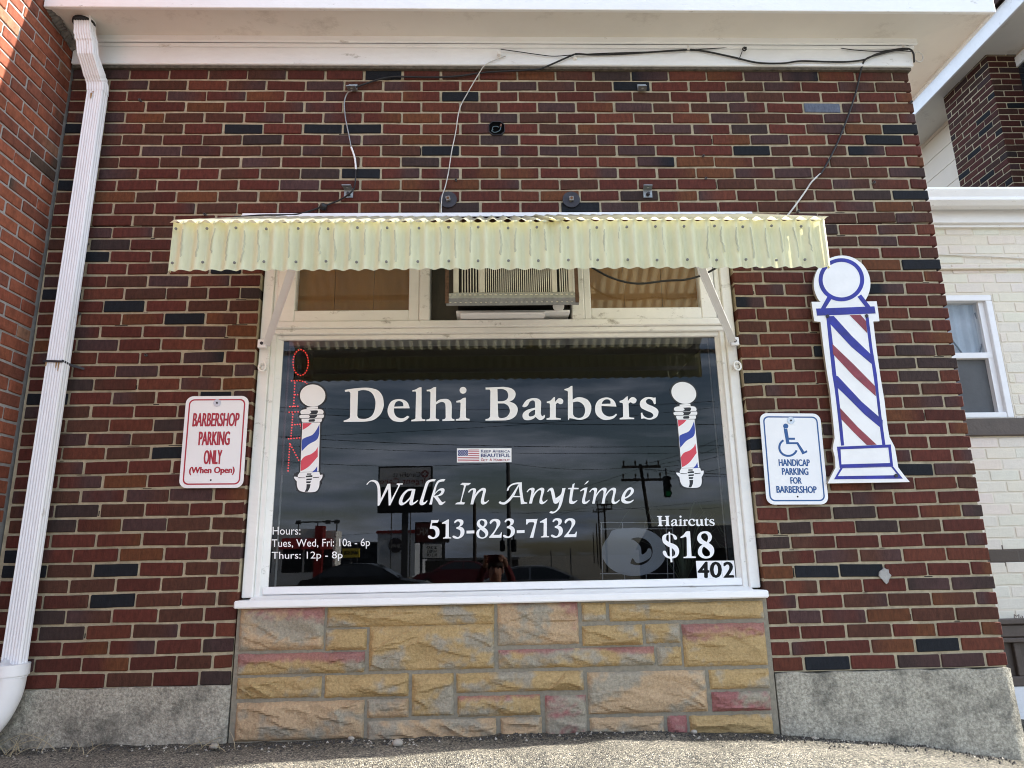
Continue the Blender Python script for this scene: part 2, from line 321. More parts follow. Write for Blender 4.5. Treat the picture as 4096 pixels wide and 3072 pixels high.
# ------------------------------------------------------------------ brickwork
PAL = {'R': (.092, .027, .017), 'K': (.011, .013, .017), 'D': (.043, .027, .024), 'P': (.066, .034, .032), 'O': (.120, .043, .018), 'B': (.076, .031, .020), 'G': (.13, .15, .20), 'Q': (.010, .012, .017)}
def brick_col(code, rng):
    c = PAL[code]
    if code == 'R':
        k = rng.random()
        c = (.096, .025, .017) if k < .4 else (.082, .023, .016) if k < .65 else (.078, .029, .018) if k < .85 else (.112, .033, .019)
    f = rng.uniform(.80, 1.04); return tuple(x * f for x in c)
def brickwork(mb, rows, mapf, colf, joint=.012, depth=.085, bow=.0025, seed=1, proud=.006):
    """rows: (z0, z1, [joint positions]) ; mapf(u, v, w) -> world, w is depth behind the face"""
    rng = random.Random(seed)
    for ri, (z0, z1, js) in enumerate(rows):
        for a, b in zip(js, js[1:]):
            jt = joint / 2; u0 = a + jt + rng.uniform(-.0026, .0026); u1 = b - jt + rng.uniform(-.0026, .0026)
            if u1 - u0 < .02: continue
            v0 = z0 + jt + rng.uniform(-.0015, .0015); v1 = z1 - jt + rng.uniform(-.0015, .0015); pr = rng.uniform(-.0022, .0022); tl = rng.uniform(-.0012, .0012)
            c0, c1 = colf(ri, (a + b) / 2, rng); L_ = u1 - u0
            us = [u0, u0 + .003, u0 + L_ * rng.uniform(.28, .4), u0 + L_ * rng.uniform(.6, .72), u1 - .003, u1]; vs = [v0, v0 + .003, v1 - .003, v1]
            V = []; C = []
            mixs = [0, 0, rng.choice((0, .2, .6)), rng.choice((.3, .8, 1)), 1, 1]
            for j, v in enumerate(vs):
                for i, u in enumerate(us):
                    e = i in (0, 5) or j in (0, 3); cn_ = i in (0, 5) and j in (0, 3)
                    uu = u + (0.0022 if cn_ and i == 0 else -0.0022 if cn_ else 0) + rng.uniform(-.0006, .0006)
                    vv = v + (0.0022 if cn_ and j == 0 else -0.0022 if cn_ else 0) + rng.uniform(-.0006, .0006) + tl * (i - 2.5)
                    V.append(mapf(uu, vv, pr + (.0028 if e else 0))); k = mixs[i]; C.append(tuple(c0[q] * (1 - k) + c1[q] * k for q in range(3)))
            F = [(j * 6 + i, j * 6 + i + 1, (j + 1) * 6 + i + 1, (j + 1) * 6 + i) for j in range(3) for i in range(5)]
            ring = [0, 1, 2, 3, 4, 5, 11, 17, 23, 22, 21, 20, 19, 18, 12, 6]; nb = len(V)
            for r_ in ring: 
                j, i = divmod(r_, 6); V.append(mapf(us[i], vs[j], depth)); C.append(C[r_])
            F += [(ring[k], nb + k, nb + (k + 1) % 16, ring[(k + 1) % 16]) for k in range(16)]
            mb.add(V, F, 0, False, C)
BZ0, BH = 3.4793, .06874       # top joint line and course height
SPEC = {}
for part in "1:-206D -57K 28O 71D 92Q 158P 180Q 201O 240B;2:-135P -92P -50P 15P 36B 80K 146B 212B 234B;3:-168P -146P -80P -37O -15K 94B 138P 240O;4:-157O -92P -5B 37P 81P 125B 190G 212P 234O;5:-205D -189O -60O -38O 6D 28B 136B 223B;6:-226K -134K -91K -85K -70K -7P 39B 59O 99P 147D 213O 234K;7:-124D -80B -59B -36O 6D 71P 135O 158P 223K;8:-199P -178P -156P -112B -91P -48B -26K 39P 82P 147K 169B 190B 212Q;9:-205P -145B -123B -37D 6B 94Q 114O 136O 202B;10:-199B -90D -69K -25P -4O 61P 126O 169P 234D;11:-226K -102P -37O 158B 199B;12:-200O -156O 35O 83D 170B 212D 234K;13:-145B -58O -15D 49K 71D 222O;14:191B 234B;15:186D;16:-226B -199D 190B 212B;17:-206K -172O;18:-138K 212O 234K;19:-167P -146P;20:-211K -178B -124D 216Q;21:-188K 138Q;22:-178O -157K 163P;23:-146B -127O;24:-199P -137B -124O 135B;25:-146Q 170K 222D;26:-177P -137B -123P 212D 233D;27:-203D -146P -126O 137K 222D;28:-226K -211D -138K 211B;29:-226D -206B 137B 238P;30:-198B -159D;31:-206P;32:-176B -158K 132K;33:-209P 238P;34:-198P -182O 212K 232B;35:-206B -145P -126O 238B;36:-198D -177B 189P;37:-206D -166P -145B 179D 238D;38:-177O -124B 149D 189D;39:-226K -166O 138D 237P;40:-212K -198B -176K -123B 168B 190B;41:-206B -188B 138O 157K 178K;42:-177K 134B 210D 231D;43:-207D -146B 137P 179B 200B 222O;44:-197D -155B 149P 168P 189O;45:-180O -166P -126D 178B;46:148P 188O 210K;47:-165B -126D 156K 199D 220P".split(';'):
    k, v = part.split(':'); SPEC[int(k)] = [(float(t[:-1]) / 100, t[-1]) for t in v.split()]
OX0, OX1 = -1.182, 1.291        # window opening
OTOP = BZ0 - BH * 14            # top of the opening, behind the awning
def taper(x, k): return x * (1 - .0125 * k / 47)
front_rows = []
for k in range(0, 48):
    z1 = BZ0 - BH * (k - 1); z0 = z1 - BH; odd = k % 2 == 1
    jn = []
    x = -1.995 if odd else -1.886
    left = [x - .2145 * 2, x - .2145]; left = [q for q in left if q > -2.27]
    if k <= 14:
        xs = [-2.31] + left; q = x; n = 0
        while q < 2.40: xs.append(q); q += .2169; n += 1
        xs = [q for q in xs if q < 2.40] + [2.447]
        if odd: xs = [q for q in xs if not 2.38 < q < 2.44]
        front_rows.append((k, z0, z1, [taper(q, k) for q in xs]))
    else:
        if odd: l = [-2.31, -2.20, -1.985, -1.772, -1.561, -1.349, OX0]; r = [OX1, 1.462, 1.684, 1.906, 2.122, 2.338, 2.447]
        else: l = [-2.31, -2.098, -1.886, -1.672, -1.460, -1.295, OX0]; r = [OX1, 1.408, 1.574, 1.792, 2.008, 2.226, 2.447]
        front_rows.append((k, z0, z1, [taper(q, k) if q not in (OX0, OX1) else q for q in l])); front_rows.append((k, z0, z1, [taper(q, k) if q not in (OX0, OX1) else q for q in r]))
brick_meta = [r[0] for r in front_rows]; used = {}
def front_col(ri, x, rng):
    k = brick_meta[ri]; code = 'R'; best = .11
    for sx, c in SPEC.get(k, ()):
        if abs(sx - x) < best: best = abs(sx - x); code = c
    if code == 'R' and rng.random() < .07: code = rng.choice('BPOB')
    c0 = brick_col(code, rng); c1 = c0
    if code == 'Q': c1 = brick_col('P', rng); c0, c1 = (c0, c1) if rng.random() < .5 else (c1, c0)
    elif code in 'OP' and rng.random() < .6: c1 = brick_col('R', rng)
    elif code in 'BD' and rng.random() < .35: c1 = brick_col('P', rng)
    elif code == 'R' and rng.random() < .28: c1 = brick_col(rng.choice('BOP'), rng)
    if rng.random() < .5: c0, c1 = c1, c0
    return c0, c1
shop = thing('barber_shop', 'dark red brick barber shop with white cornice and wide shop window over a stone panel', 'shop building', (0, .3, 0))
mb = MB(); brickwork(mb, [r[1:] for r in front_rows], lambda u, v, w_: (u, w_, v), front_col)
ZB = BZ0 - BH * 47
MY = .007                       # mortar face behind the brick face
mb.cols += [(.3, .3, .3)] * 0
for x0, x1, z0, z1 in ((-2.30, OX0 - .006, ZB, OTOP), (OX1 + .006, 2.404, ZB, OTOP), (-2.30, 2.412, OTOP + .006, 3.56)):
    mb.box(x0, x1, MY, .25, z0, z1, 1)
rq = random.Random(77)
for n_ in range(70):
    r_ = front_rows[rq.randrange(len(front_rows))]; x = r_[3][rq.randrange(1, len(r_[3]) - 1)] if len(r_[3]) > 2 else None
    if x is None or r_[0] > 46: continue
    if rq.random() < .45: x0, x1, z0, z1 = x - .004, x - .001 + .003 * rq.random(), r_[1] + .01, r_[1] + .01 + rq.uniform(.015, .045)
    else: ln = rq.uniform(.01, .05); x0, x1, z0, z1 = x - ln * rq.random(), x + ln, r_[1] - .0015, r_[1] + rq.uniform(.001, .003)
    mb.box(x0, x1, MY - .0012, MY + .002, z0, z1, 2)
mb.build('brick_wall', [M_brick, M_mortar, mat('mortar_gap', (.02, .017, .013), .95, 0, bump=0)], shop)
# side of the shop and the rest of its shell
mb = MB(); rows = []
for k in range(0, 48):
    z1 = BZ0 - BH * (k - 1); o = .11 if k % 2 else .215
    rows.append((z1 - BH, z1, [.09] + [o + .215 * n for n in range(0, 28)]))
brickwork(mb, rows, lambda u, v, w_: (2.415 - w_, u, v), lambda ri, x, rng: (brick_col(rng.choice('RRRRRBPOK'), rng),) * 2, seed=5)
mb.box(2.2, 2.406, .255, 6, 0, 3.56, 1)
mb.build('side_wall', [M_brick, M_mortar], shop)
mb = MB(); mb.box(-2.3, 2.42, .3, 6.2, 2.75, 2.85); mb.box(-2.3, 2.2, 5.8, 6, 0, 2.75); mb.box(-2.3, -2.2, .3, 5.8, 0, 2.75); mb.box(2.1, 2.2, .3, 5.8, 0, 2.75); mb.box(-2.2, 2.1, .3, 5.8, 0, .1)
mb.build('dark_room', M_room, shop)

# concrete footing (left, right) with a rough face
def footing(x0, x1, ztop, seed, lower):
    m = MB(); nx = int((x1 - x0) / .03); P = []
    zs = [-.5, -.3, -.15] + [(-.05 + (ztop + .05) * j / 10) for j in range(11)]
    for z in zs:
        r = []
        for i in range(nx + 1):
            x = x0 + (x1 - x0) * i / nx; fl = max(0, (.25 - z)) * .10; ed = .012 if i in (0, nx) else 0
            zz = z + (.010 * noise.noise((x * 9, seed, 0)) + .006 * noise.noise((x * 30, seed, 4)) if z == ztop else 0)
            r.append((x, -.012 - fl * .4 + ed - .006 * noise.noise((x * 6, z * 6, seed)) - .003 * noise.noise((x * 25, z * 25, seed)), zz))
        P.append(r)
    m.grid(P)
    top = P[-1]; m.add(top + [(p[0], .12, p[2]) for p in top], [(i, i + 1, len(top) + i + 1, len(top) + i) for i in range(len(top) - 1)])
    for c in (0, -1):
        e = [r[c] for r in P]; m.add(e + [(p[0], .25, p[2]) for p in e], [(i, i + 1, len(e) + i + 1, len(e) + i) for i in range(len(e) - 1)])
    return m
footing(-2.29, -1.185, .252, 1, 0).build('foundation', M_concrete, shop)
footing(1.302, 2.418, .245, 2, 0).build('foundation', M_concrete, shop)

# cast stone panel under the window
ST = "-1163 -778 396 582 A;-765 7 489 576 Y;-769 -581 390 480 Y;-568 5 297 490 Z;-1161 -587 293 382 Q;-1156 -778 193 281 Y;-763 -386 189 283 Y;-1151 -582 18 177 B;-569 -384 100 179 B;-370 -182 104 280 Z;-169 412 196 279 Y;-164 211 96 181 P;-566 10 -10 88 G;30 215 -10 88 B;232 419 -10 174 R;22 398 394 579 A;416 530 492 573 Y;546 1275 489 568 Y;414 695 384 472 Y;711 873 390 474 Y;24 745 294 375 Q;758 871 290 372 Y;882 1272 284 470 P;429 975 92 269 B;992 1271 184 268 Y;996 1267 90 172 R;432 769 -10 77 B;785 874 -10 77 R;886 1266 -10 74 Y"
SC = {'y': (.39, .275, .13), 'g': (.30, .265, .20), 'p': (.29, .125, .115), 'b': (.42, .30, .18)}
def stone_color(code, u, v, s, x, z):
    n1 = noise.noise((x * 5 + s, z * 9, s * 3.1)); n2 = noise.noise((x * 3, z * 7 + s, s * 1.7)); n3 = noise.noise((x * 11, z * 15, s)); n4 = noise.noise((x * 38, z * 46, s))
    base = {'Y': 'y', 'Z': 'y', 'B': 'b', 'G': 'b', 'A': 'b', 'Q': 'y', 'P': 'y', 'R': 'p'}[code]
    c = Vector(SC[base]); g_ = Vector(SC['g']); p = Vector(SC['p'])
    k = {'Y': -.15, 'Z': .15, 'B': .0, 'G': .3, 'A': .15, 'Q': .3, 'P': -.05, 'R': .0}[code]
    c = c.lerp(g_, max(0, min(1, (n1 * 1.2 + n3 * .7 + n4 * .5 + k - .08) * 2.0)))
    if code in 'PQA':
        t = (v - (.62 if code != 'A' else .75) + (u - .5) * (.5 if code == 'A' else .0) + n2 * .45 + n4 * .18) * 4
        c = c.lerp(p, max(0, min(.85, t)))
    return tuple(c * (1 + .10 * n3))
mb = MB(); mb.box(OX0 + .004, OX1 + .004, -.004, .25, -.5, .592, 1)
for i, t in enumerate(ST.split(';')):
    a, b, c, d, code = t.split(); x0, x1, z0, z1 = [float(q) / 1000 for q in (a, b, c, d)]
    nx = max(6, int((x1 - x0) / .0085)); nz = max(5, int((z1 - z0) / .0075)); P = []; C = []; an = R_.uniform(-.6, .6)
    crs = []                       # split-face ledges: each a curved line the face breaks along
    for q in range(1 + int((x1 - x0) * (z1 - z0) / .012)):
        crs.append((R_.uniform(x0 - .05, x1 - .08), R_.uniform(z0 + .03, z1 - .01), R_.uniform(.10, .38), R_.uniform(-.45, .25), R_.uniform(-2.2, .8), R_.uniform(.005, .012)))
    for j in range(nz + 1):
        r = []; cr_ = []
        for k in range(nx + 1):
            u = k / nx; v = j / nz; x = x0 + (x1 - x0) * u + .003 * noise.noise((u * 6, v * 6, i)); z = z0 + (z1 - z0) * v + .004 * noise.noise((u * 9 + 4, v * 3, i + 9)) * (1 if j in (0, nz) else 0)
            e = min(u * (x1 - x0), (1 - u) * (x1 - x0), v * (z1 - z0), (1 - v) * (z1 - z0)); h = min(1, e / .014) ** .5
            q = x * math.cos(an) + z * math.sin(an); q2 = -x * math.sin(an) + z * math.cos(an)
            f = 1 - abs(noise.noise((q * 3.2 + i, q2 * 9, i * 2.3))) * 2.2
            f2 = noise.noise((q * 9, q2 * 22, i)); f3 = noise.noise((x * 50, z * 50, i))
            fo = (q2 * 11 + 1.6 * noise.noise((q * 2.6, q2 * 4, i * 1.9)) + i) % 1.0; fold = fo ** 3 * (1 - min(1, max(0, (fo - .93) / .07))) * max(0, noise.noise((q * 2.2, q2 * 5, i * 3.7 + 5)) + .25)
            hh = h * (.010 + .009 * f * (min(1, e / .04)) + .030 * fold * min(1, e / .025) + .006 * f2 + .0022 * f3)
            for cx_, cz_, ln_, sl_, cv_, am_ in crs:
                t_ = (x - cx_) / ln_
                if 0 < t_ < 1:
                    d_ = z - (cz_ + sl_ * (x - cx_) + cv_ * (x - cx_) ** 2 + .006 * noise.noise((x * 22, cz_ * 9, i)))
                    if d_ > -.006: hh += h * am_ * math.sin(PI * t_) ** .7 * (min(1, (d_ + .006) / .006) * math.exp(-max(0, d_) / .045)) * min(1, e / .02)
            r.append((x, -.006 - hh, z)); cr_.append(stone_color(code, u, v, i * 1.37, x, z))
        P.append(r); C.append(cr_)
    mb.grid(P, 0, False, C)
    ring = [P[0][k] for k in range(nx + 1)] + [P[j][nx] for j in range(1, nz + 1)] + [P[nz][k] for k in range(nx - 1, -1, -1)] + [P[j][0] for j in range(nz - 1, 0, -1)]
    rc = [C[0][k] for k in range(nx + 1)] + [C[j][nx] for j in range(1, nz + 1)] + [C[nz][k] for k in range(nx - 1, -1, -1)] + [C[j][0] for j in range(nz - 1, 0, -1)]
    n = len(ring); mb.add(ring + [(p[0], -.002, p[2]) for p in ring], [(k, (k + 1) % n, n + (k + 1) % n, n + k) for k in range(n)], 0, False, rc + rc)
mb.build('stone_panel', [M_stone, M_stone_mortar], shop)

# ------------------------------------------------------------------ cornice: frieze, crown, soffit, fascia
XR = 2.46
zf0, zf1 = 3.490, at(1000, 105, -.03).z
XE = 2.752; YE = -.28; ZE = at(1000, 26, YE).z; ZS = at(1000, 82, -.05).z
mb = MB(); mb.box(-2.305, XR, -.03, .0, zf0, zf1 + .03, bev=.004); mb.box(-2.305, XR + .012, -.045, -.0295, zf1, zf1 + .022, bev=.004); mb.box(-2.305, XR + .025, -.062, -.0445, zf1 + .018, ZS + .05, bev=.005)
mb.box(XR - .03, XR - .002, .0, 6.2, zf0, ZS + .05); mb.build('frieze', mat('frieze_paint', (.82, .84, .85), .5, .07, 5, .28, 45, spec=.35, dirt=(.36, .34, .31), dscale=14, dpos=(.62, .74), stretch=(.4, 1, 1)), shop)
mb = MB(); mb.box(-2.30, XR - .012, -.018, .02, zf0 - .018, zf0 - .002); mb.build('dark_batten', mat('batten_dark', (.10, .085, .065), .9, .5, 40, .5, 60), shop)  # dark, unevenly toned strip just below the frieze
mb = MB()
P0 = [(-2.305, -.062, ZS), (XR + .025, -.062, ZS), (XR + .025, 6.2, ZS), (XE, 6.2, ZE + .012), (XE, YE, ZE + .012), (-2.305, YE, ZE + .012)]
mb.add(P0 + [(p[0], p[1], p[2] + .02) for p in P0], [(0, 1, 4, 5), (1, 2, 3, 4), (6, 11, 10, 7), (7, 10, 9, 8)])
mb.build('soffit', M_soffit, shop)
mb = MB(); mb.box(-2.305, XE + .02, YE - .022, YE, ZE, ZE + .23, bev=.003); mb.box(XE, XE + .02, YE + .0005, 6.2, ZE, ZE + .23); mb.build('fascia', M_white2, shop)
mb = MB(); mb.box(-2.305, XE + .04, YE - .04, 6.2, ZE + .232, ZE + .27); mb.build('roof', mat('roof_felt', (.06, .06, .06), .9, .2, 10), shop)

# ------------------------------------------------------------------ window joinery
wf = MB(); GY = .075
gl_x0, gl_x1 = at(596.5, 1000, GY).x, at(1568, 1000, GY).x
gz0 = at(1063, 1260, GY).z; gz1 = at(1063, 719, GY).z
win = MB()
tz0 = at(1063, 722, .03).z; tz1 = at(1063, 690, .02).z; zsill = at(1063, 1282, 0).z
# outer jamb boards, stepped in to the glass
for sgn, xo, xg in ((1, OX0 + .003, gl_x0), (-1, OX1 - .003, gl_x1)):
    win.box(xo, xo + sgn * .052, .030, .20, zsill, OTOP, bev=.004)
    win.box(xo + sgn * .052, xo + sgn * .080, .045, .20, zsill, OTOP, bev=.004)
    win.prism([(xo + sgn * .080, .055, zsill), (xg, .072, zsill), (xg, .20, zsill), (xo + sgn * .080, .20, zsill)], (0, 0, tz0 + .02 - zsill))
win.box(OX0 + .055, OX1 - .055, .020, .20, tz0 + .040, tz1, bev=.005)       # transom bar
win.box(OX0 + .057, OX1 - .057, .034, .199, tz0 + .012, tz0 + .0395, bev=.004)
win.box(OX0 + .083, OX1 - .083, .055, .198, tz0 - .012, tz0 + .0115, bev=.004)
frame = win.build('window_frame', M_white, shop)
sill = MB(); sill.box(OX0 - .004, OX1 + .004, -.045, .10, at(1063, 1304, -.045).z, at(1063, 1287, -.045).z, bev=.006)
sill.prism([(OX0 + .05, -.02, zsill - .012), (OX0 + .05, .07, zsill + .012), (OX0 + .05, .12, zsill + .012), (OX0 + .05, .12, zsill - .03), (OX0 + .05, -.02, zsill - .03)], (OX1 - OX0 - .1, 0, 0))
sill.box(gl_x0 - .02, gl_x1 + .02, .050, .12, zsill + .0121, gz0 + .004, bev=.004)
sill.build('window_sill', M_white2, shop)
pn = MB(); pn.box(gl_x0 - .01, gl_x1 + .01, GY, GY + .006, gz0 - .005, gz1 + .02); pn.build('shop_window_pane', M_glass, shop)
ed = MB(); ed.box(gl_x0 - .012, gl_x0 + .022, GY + .0065, GY + .02, gz0, gz1 + .02); ed.box(gl_x1 - .028, gl_x1 + .012, GY + .0065, GY + .02, gz0, gz1 + .02); ed.box(gl_x0 + .022, gl_x1 - .028, GY + .0065, GY + .02, gz1 - .004, gz1 + .02)
ed.build('dark_window_film', M_black, shop)
# transom lights left and right of the air conditioner
def transom(px0, px1, py1, strip0, strip1):
    x0, x1 = at(px0, 640, .05).x, at(px1, 640, .05).x; z0 = at((px0 + px1) / 2, py1, .05).z; z1 = OTOP - .03
    m = MB(); a, b = at(strip0, 640, .03).x, at(strip1, 640, .03).x
    m.box(a, x0, .034, .14, tz1 + .002, OTOP, bev=.004); m.box(x1, b, .034, .14, tz1 + .002, OTOP, bev=.004)
    m.box(x0, x1, .036, .138, tz1 + .002, z0, bev=.004); m.box(x0, x1, .036, .138, z1, OTOP, bev=.004)
    f = m.build('transom_window', M_white, shop)
    q = MB(); q.box(x0 - .004, x1 + .004, .060, .064, z0 - .004, z1 + .004); q.build('pane', M_glass2, f)
    q = MB(); n_ = 3; ww = (x1 - x0 + .03) / n_
    for k in range(n_): q.box(x0 - .015 + ww * k, x0 - .015 + ww * (k + 1) - .002, .088 + .002 * (k % 2), .10, z0 - .01, z1 + .01)
    q.build('wood_backing', M_wood_panel, f)
transom(640, 884, 672, 598, 905); transom(1275, 1511, 666, 1262, 1545)
for a, b in ((905.5, 929), (1234, 1261.5)):
    x0, x1 = at(a, 640, .02).x, at(b, 640, .02).x; MB().box(x0, x1, .022, .20, tz1 + .001, OTOP, bev=.005).build('mullion', M_white, shop)
mb = MB(); mb.box(OX0, OX1, .03, .24, OTOP, OTOP + .10); mb.build('lintel', M_white, shop)

# ------------------------------------------------------------------ air conditioner in the transom
acx0, acx1 = at(929.5, 640, .05).x, at(1233.5, 640, .05).x
ax0, ax1 = fat(1813, 1150, -.22).x, fat(2296, 1150, -.22).x; az0 = fat(2050, 1171, -.22).z; az1 = az0 + .34
ac = thing('air_conditioner', 'white louvred air conditioner above the shop window, resting on a perforated metal rail', 'air conditioner', ((ax0 + ax1) / 2, 0, az0 - .1))
M_acw = mat('ac_white', (.62, .60, .54), .45, .10, 8, .05, 30, spec=.4, dirt=(.30, .27, .2), dscale=7, dpos=(.6, .8))
mb = MB(); mb.box(ax0 + .012, ax1 - .012, -.205, .5, az0 + .012, az1 - .01); mb.build('housing', mat('ac_dark', (.02, .02, .018), .8, .2, 10), ac)
mb = MB(); W_ = ax1 - ax0; X = lambda t: ax0 + W_ * t
for a, b in ((0, .045), (.215, .262), (.845 - .03, .875 - .015), (.955, 1)): mb.box(X(a), X(b), -.222, -.20, az0, az1, bev=.003)
mb.box(ax0, ax1, -.222, -.20, az1 - .012, az1); mb.box(ax0, ax1, -.215, -.20, az0 - .012, az0 + .004)
mb.build('front_panel', M_acw, ac)
mb = MB()
for t in [.07 + .023 * k for k in range(7)] + [.882 + .0185 * k for k in range(5)]: mb.box(X(t), X(t) + .005, -.219, -.203, az0, az1)
for k in range(32):
    t = .27 + .0172 * k; mb.box(X(t), X(t) + .0042, -.221, -.205, az0, az1)
mb.build('louvre', M_acw, ac)
mb = MB()
for k in range(34): mb.box(X(.40), X(.70), -.2045, -.2035, az0 + .01 * k + .004, az0 + .01 * k + .0062)
for k in range(22): mb.box(X(.40 + .0138 * k), X(.40 + .0138 * k) + .0022, -.2055, -.2046, az0, az1)
mb.build('coil_grid', mat('coil', (.16, .155, .135), .5, .2, 50, metal=.4), ac)
rz1 = fat(2050, 1172, -.235).z; rz0 = fat(2050, 1213, -.235).z; rx0, rx1 = fat(1784, 1195, -.235).x, fat(2318, 1195, -.235).x
mb = MB(); zm = (rz0 + rz1) / 2
mb.box(rx0, rx1, -.238, -.234, zm, rz1); mb.prism([(rx0, -.238, zm), (rx0, -.234, zm), (rx0, -.204, rz0 + .004), (rx0, -.206, rz0)], (rx1 - rx0, 0, 0))
for k in range(26):
    x = rx0 + .012 + (rx1 - rx0 - .03) * k / 25
    mb.box(x, x + .012, -.2395, -.2385, rz1 - .012, rz1 - .007, 1); mb.box(x + .004, x + .013, -.2215, -.2205, zm - .017, zm - .012, 1)
mb.build('support_rail', [M_zinc, mat('slot', (.55, .53, .45), .6)], ac)
M_strap = mat('rusty_strap', (.10, .055, .035), .8, .4, 60)
for px, Yp in ((1787, -.2405), (2306, -.2405)):
    x = fat(px, 1150, Yp).x; MB().box(x - .008, x + .010, Yp, Yp + .0018, rz0, az1 + .05).build('hanger_strap', M_strap, ac)
pz0 = fat(2050, 1262, -.02).z; px0, px1 = fat(1824, 1240, -.02).x, fat(2280, 1240, -.02).x
mb = MB(); mb.box(px0, px1, -.03, .4, pz0 + .014, az0 - .02, bev=.008); mb.box(px0 + .02, px1 - .13, -.045, .3, pz0, pz0 + .0135, bev=.004)
mb.tube([(px1 - .06, -.034, pz0 + .045), (px1 - .06, -.028, pz0 + .045)], .03, 16); mb.build('drain_pan', M_alu, ac)
M_fill = mat('filler', (.075, .065, .05), .8, .2, 6)
for a, b in ((acx0, ax0 + .02), (ax1 - .02, acx1)): MB().box(a, b, .10, .115, tz1, OTOP).build('filler_panel', M_fill, ac)
mb = MB(); mb.box(acx0, acx1, .118, .13, tz1, OTOP); mb.build('gap_backing', M_black, ac)

# ------------------------------------------------------------------ corrugated awning
def tr_mat(name, c, tcol, fac=.45):
    m = mat(name, c, .55, .07, 3, .15, 160, spec=.35, dirt=(c[0] * .75, c[1] * .74, c[2] * .66), dscale=6, dpos=(.5, .8), stretch=(1, 1, .4)); t = m.node_tree
    out = [n for n in t.nodes if n.type == 'OUTPUT_MATERIAL'][0]; b = [n for n in t.nodes if n.type == 'BSDF_PRINCIPLED'][0]
    tl = N(t, 'ShaderNodeBsdfTranslucent'); tl.inputs[0].default_value = (*tcol, 1); mx = N(t, 'ShaderNodeMixShader'); mx.inputs[0].default_value = fac
    t.links.new(b.outputs[0], mx.inputs[1]); t.links.new(tl.outputs[0], mx.inputs[2]); t.links.new(mx.outputs[0], out.inputs['Surface']); return m
M_fib = tr_mat('fibreglass', (.75, .745, .51), (.76, .70, .40), .28)
M_fibroof = tr_mat('fibreglass_roof', (.50, .49, .39), (.84, .78, .52), .5)
M_drip = mat('glue_drip', (.44, .43, .28), .6, .15, 20, .1, 40)
aw = thing('awning', 'pale yellow corrugated fibreglass awning with a deep wavy valance over the shop window', 'awning', (.06, -.35, 1.95))
AX0, AX1, AY = -1.262, 1.384, -.82
vz1 = at(1063, 482, AY).z; vz0 = at(1063, 581, AY).z; PITCH = .0602
def wave(x): return .0105 * math.sin(2 * PI * (x - AX0) / PITCH)
nx = int((AX1 - AX0) / PITCH * 10); xs = [AX0 + (AX1 - AX0) * i / nx for i in range(nx + 1)]
mb = MB(); rows = []
for j in range(9):
    v = j / 8
    rows.append([(x, AY + wave(x) * (1.0) + .007 * noise.noise((x * 2.3, v * 1.5, 0)), vz0 + (vz1 + .010 - vz0) * v + (.0025 * math.sin(2 * PI * (x - AX0) / PITCH + 1) if j == 0 else 0)) for x in xs])
mb.grid(rows, 0)
for xe in (AX0, AX1): mb.box(xe - .001, xe + .001, AY + .0, AY + .02, vz0, vz1)
rg = random.Random(3); k = 0
x = AX0 + PITCH * .75
while x < AX1 - .02:                       # glue runs between the ribs
    if rg.random() < .8:
        wd = rg.uniform(.0022, .0038); zt = vz1 - rg.uniform(.022, .035); zb = vz0 + rg.uniform(.02, .075); P = []
        ph = rg.uniform(0, 6); am = rg.uniform(.001, .006)
        for j in range(13):
            t = j / 12; z = zt + (zb - zt) * t; xx = x + am * math.sin(ph + t * rg.uniform(3.5, 5)) + .001 * rg.uniform(-1, 1); ww = wd * (.7 + .8 * t * rg.uniform(.6, 1.1)) * (.5 if j == 12 else 1)
            P.append([(xx - ww, AY + wave(xx - ww) - .0016, z), (xx, AY + wave(xx) - .0024, z), (xx + ww, AY + wave(xx + ww) - .0016, z)])
        mb.grid(P[::-1], 1)
    x += PITCH
mb.build('valance', [M_fib, M_drip], aw)
# screws in two rows
sc = MB(); sc.disc((0, 0, 0), .0055, (0, -1, 0), 10, .004); sc.disc((0, -.004, 0), .0035, (0, -1, 0), 8, .002)
first = None
for row_z in (vz1 - .024, vz0 + .030):
    for i in range(23):
        x = AX0 + PITCH * (.25 + 2 * i) + rg.uniform(-.004, .004)
        if x > AX1: continue
        if first is None:
            sc2 = MB(); sc2.v = [(v[0] + x, v[1] + AY - .008, v[2] + row_z) for v in sc.v]; sc2.f = sc.f; sc2.mi = sc.mi; sc2.smooth = sc.smooth
            first = sc2.build('screw', mat('screw_grey', (.17, .165, .14), .6, .2, 60), aw); base = Vector((x, 0, row_z))
        else:
            c = first.copy(); col.objects.link(c); c.parent = aw; c.location = Vector((x, 0, row_z + rg.uniform(-.003, .003))) - base
WZ = at(1063, 466, 0).z
def roof_sheet(x0, x1, lift, ph):
    m = MB(); nx = int((x1 - x0) / PITCH * 10); rows = []
    for j in range(9):
        v = j / 8; y = -.012 + (AY - .022 + .012) * v; z = WZ - .012 + (vz1 + .012 - WZ) * v + lift
        rows.append([(x0 + (x1 - x0) * i / nx, y, z + .0085 * math.sin(2 * PI * (x0 + (x1 - x0) * i / nx - AX0) / PITCH + ph)) for i in range(nx + 1)])
    m.grid(rows)
    return m
roof_sheet(AX0 - .005, .32, 0, 0).build('roof_sheet', M_fibroof, aw); roof_sheet(.24, AX1 + .012, .006, .5).build('roof_sheet', M_fibroof, aw)
mb = MB(); fx0, fx1 = at(523, 463, -.02).x, at(1625, 458, -.02).x
mb.box(fx0, fx1, -.022, -.004, at(1063, 466, -.02).z, at(1063, 459, -.02).z, bev=.002); mb.box(fx0, fx1, -.03, -.022, at(1063, 469, -.02).z, at(1063, 465, -.02).z); mb.build('wall_flashing', M_alu, aw)
mb = MB()
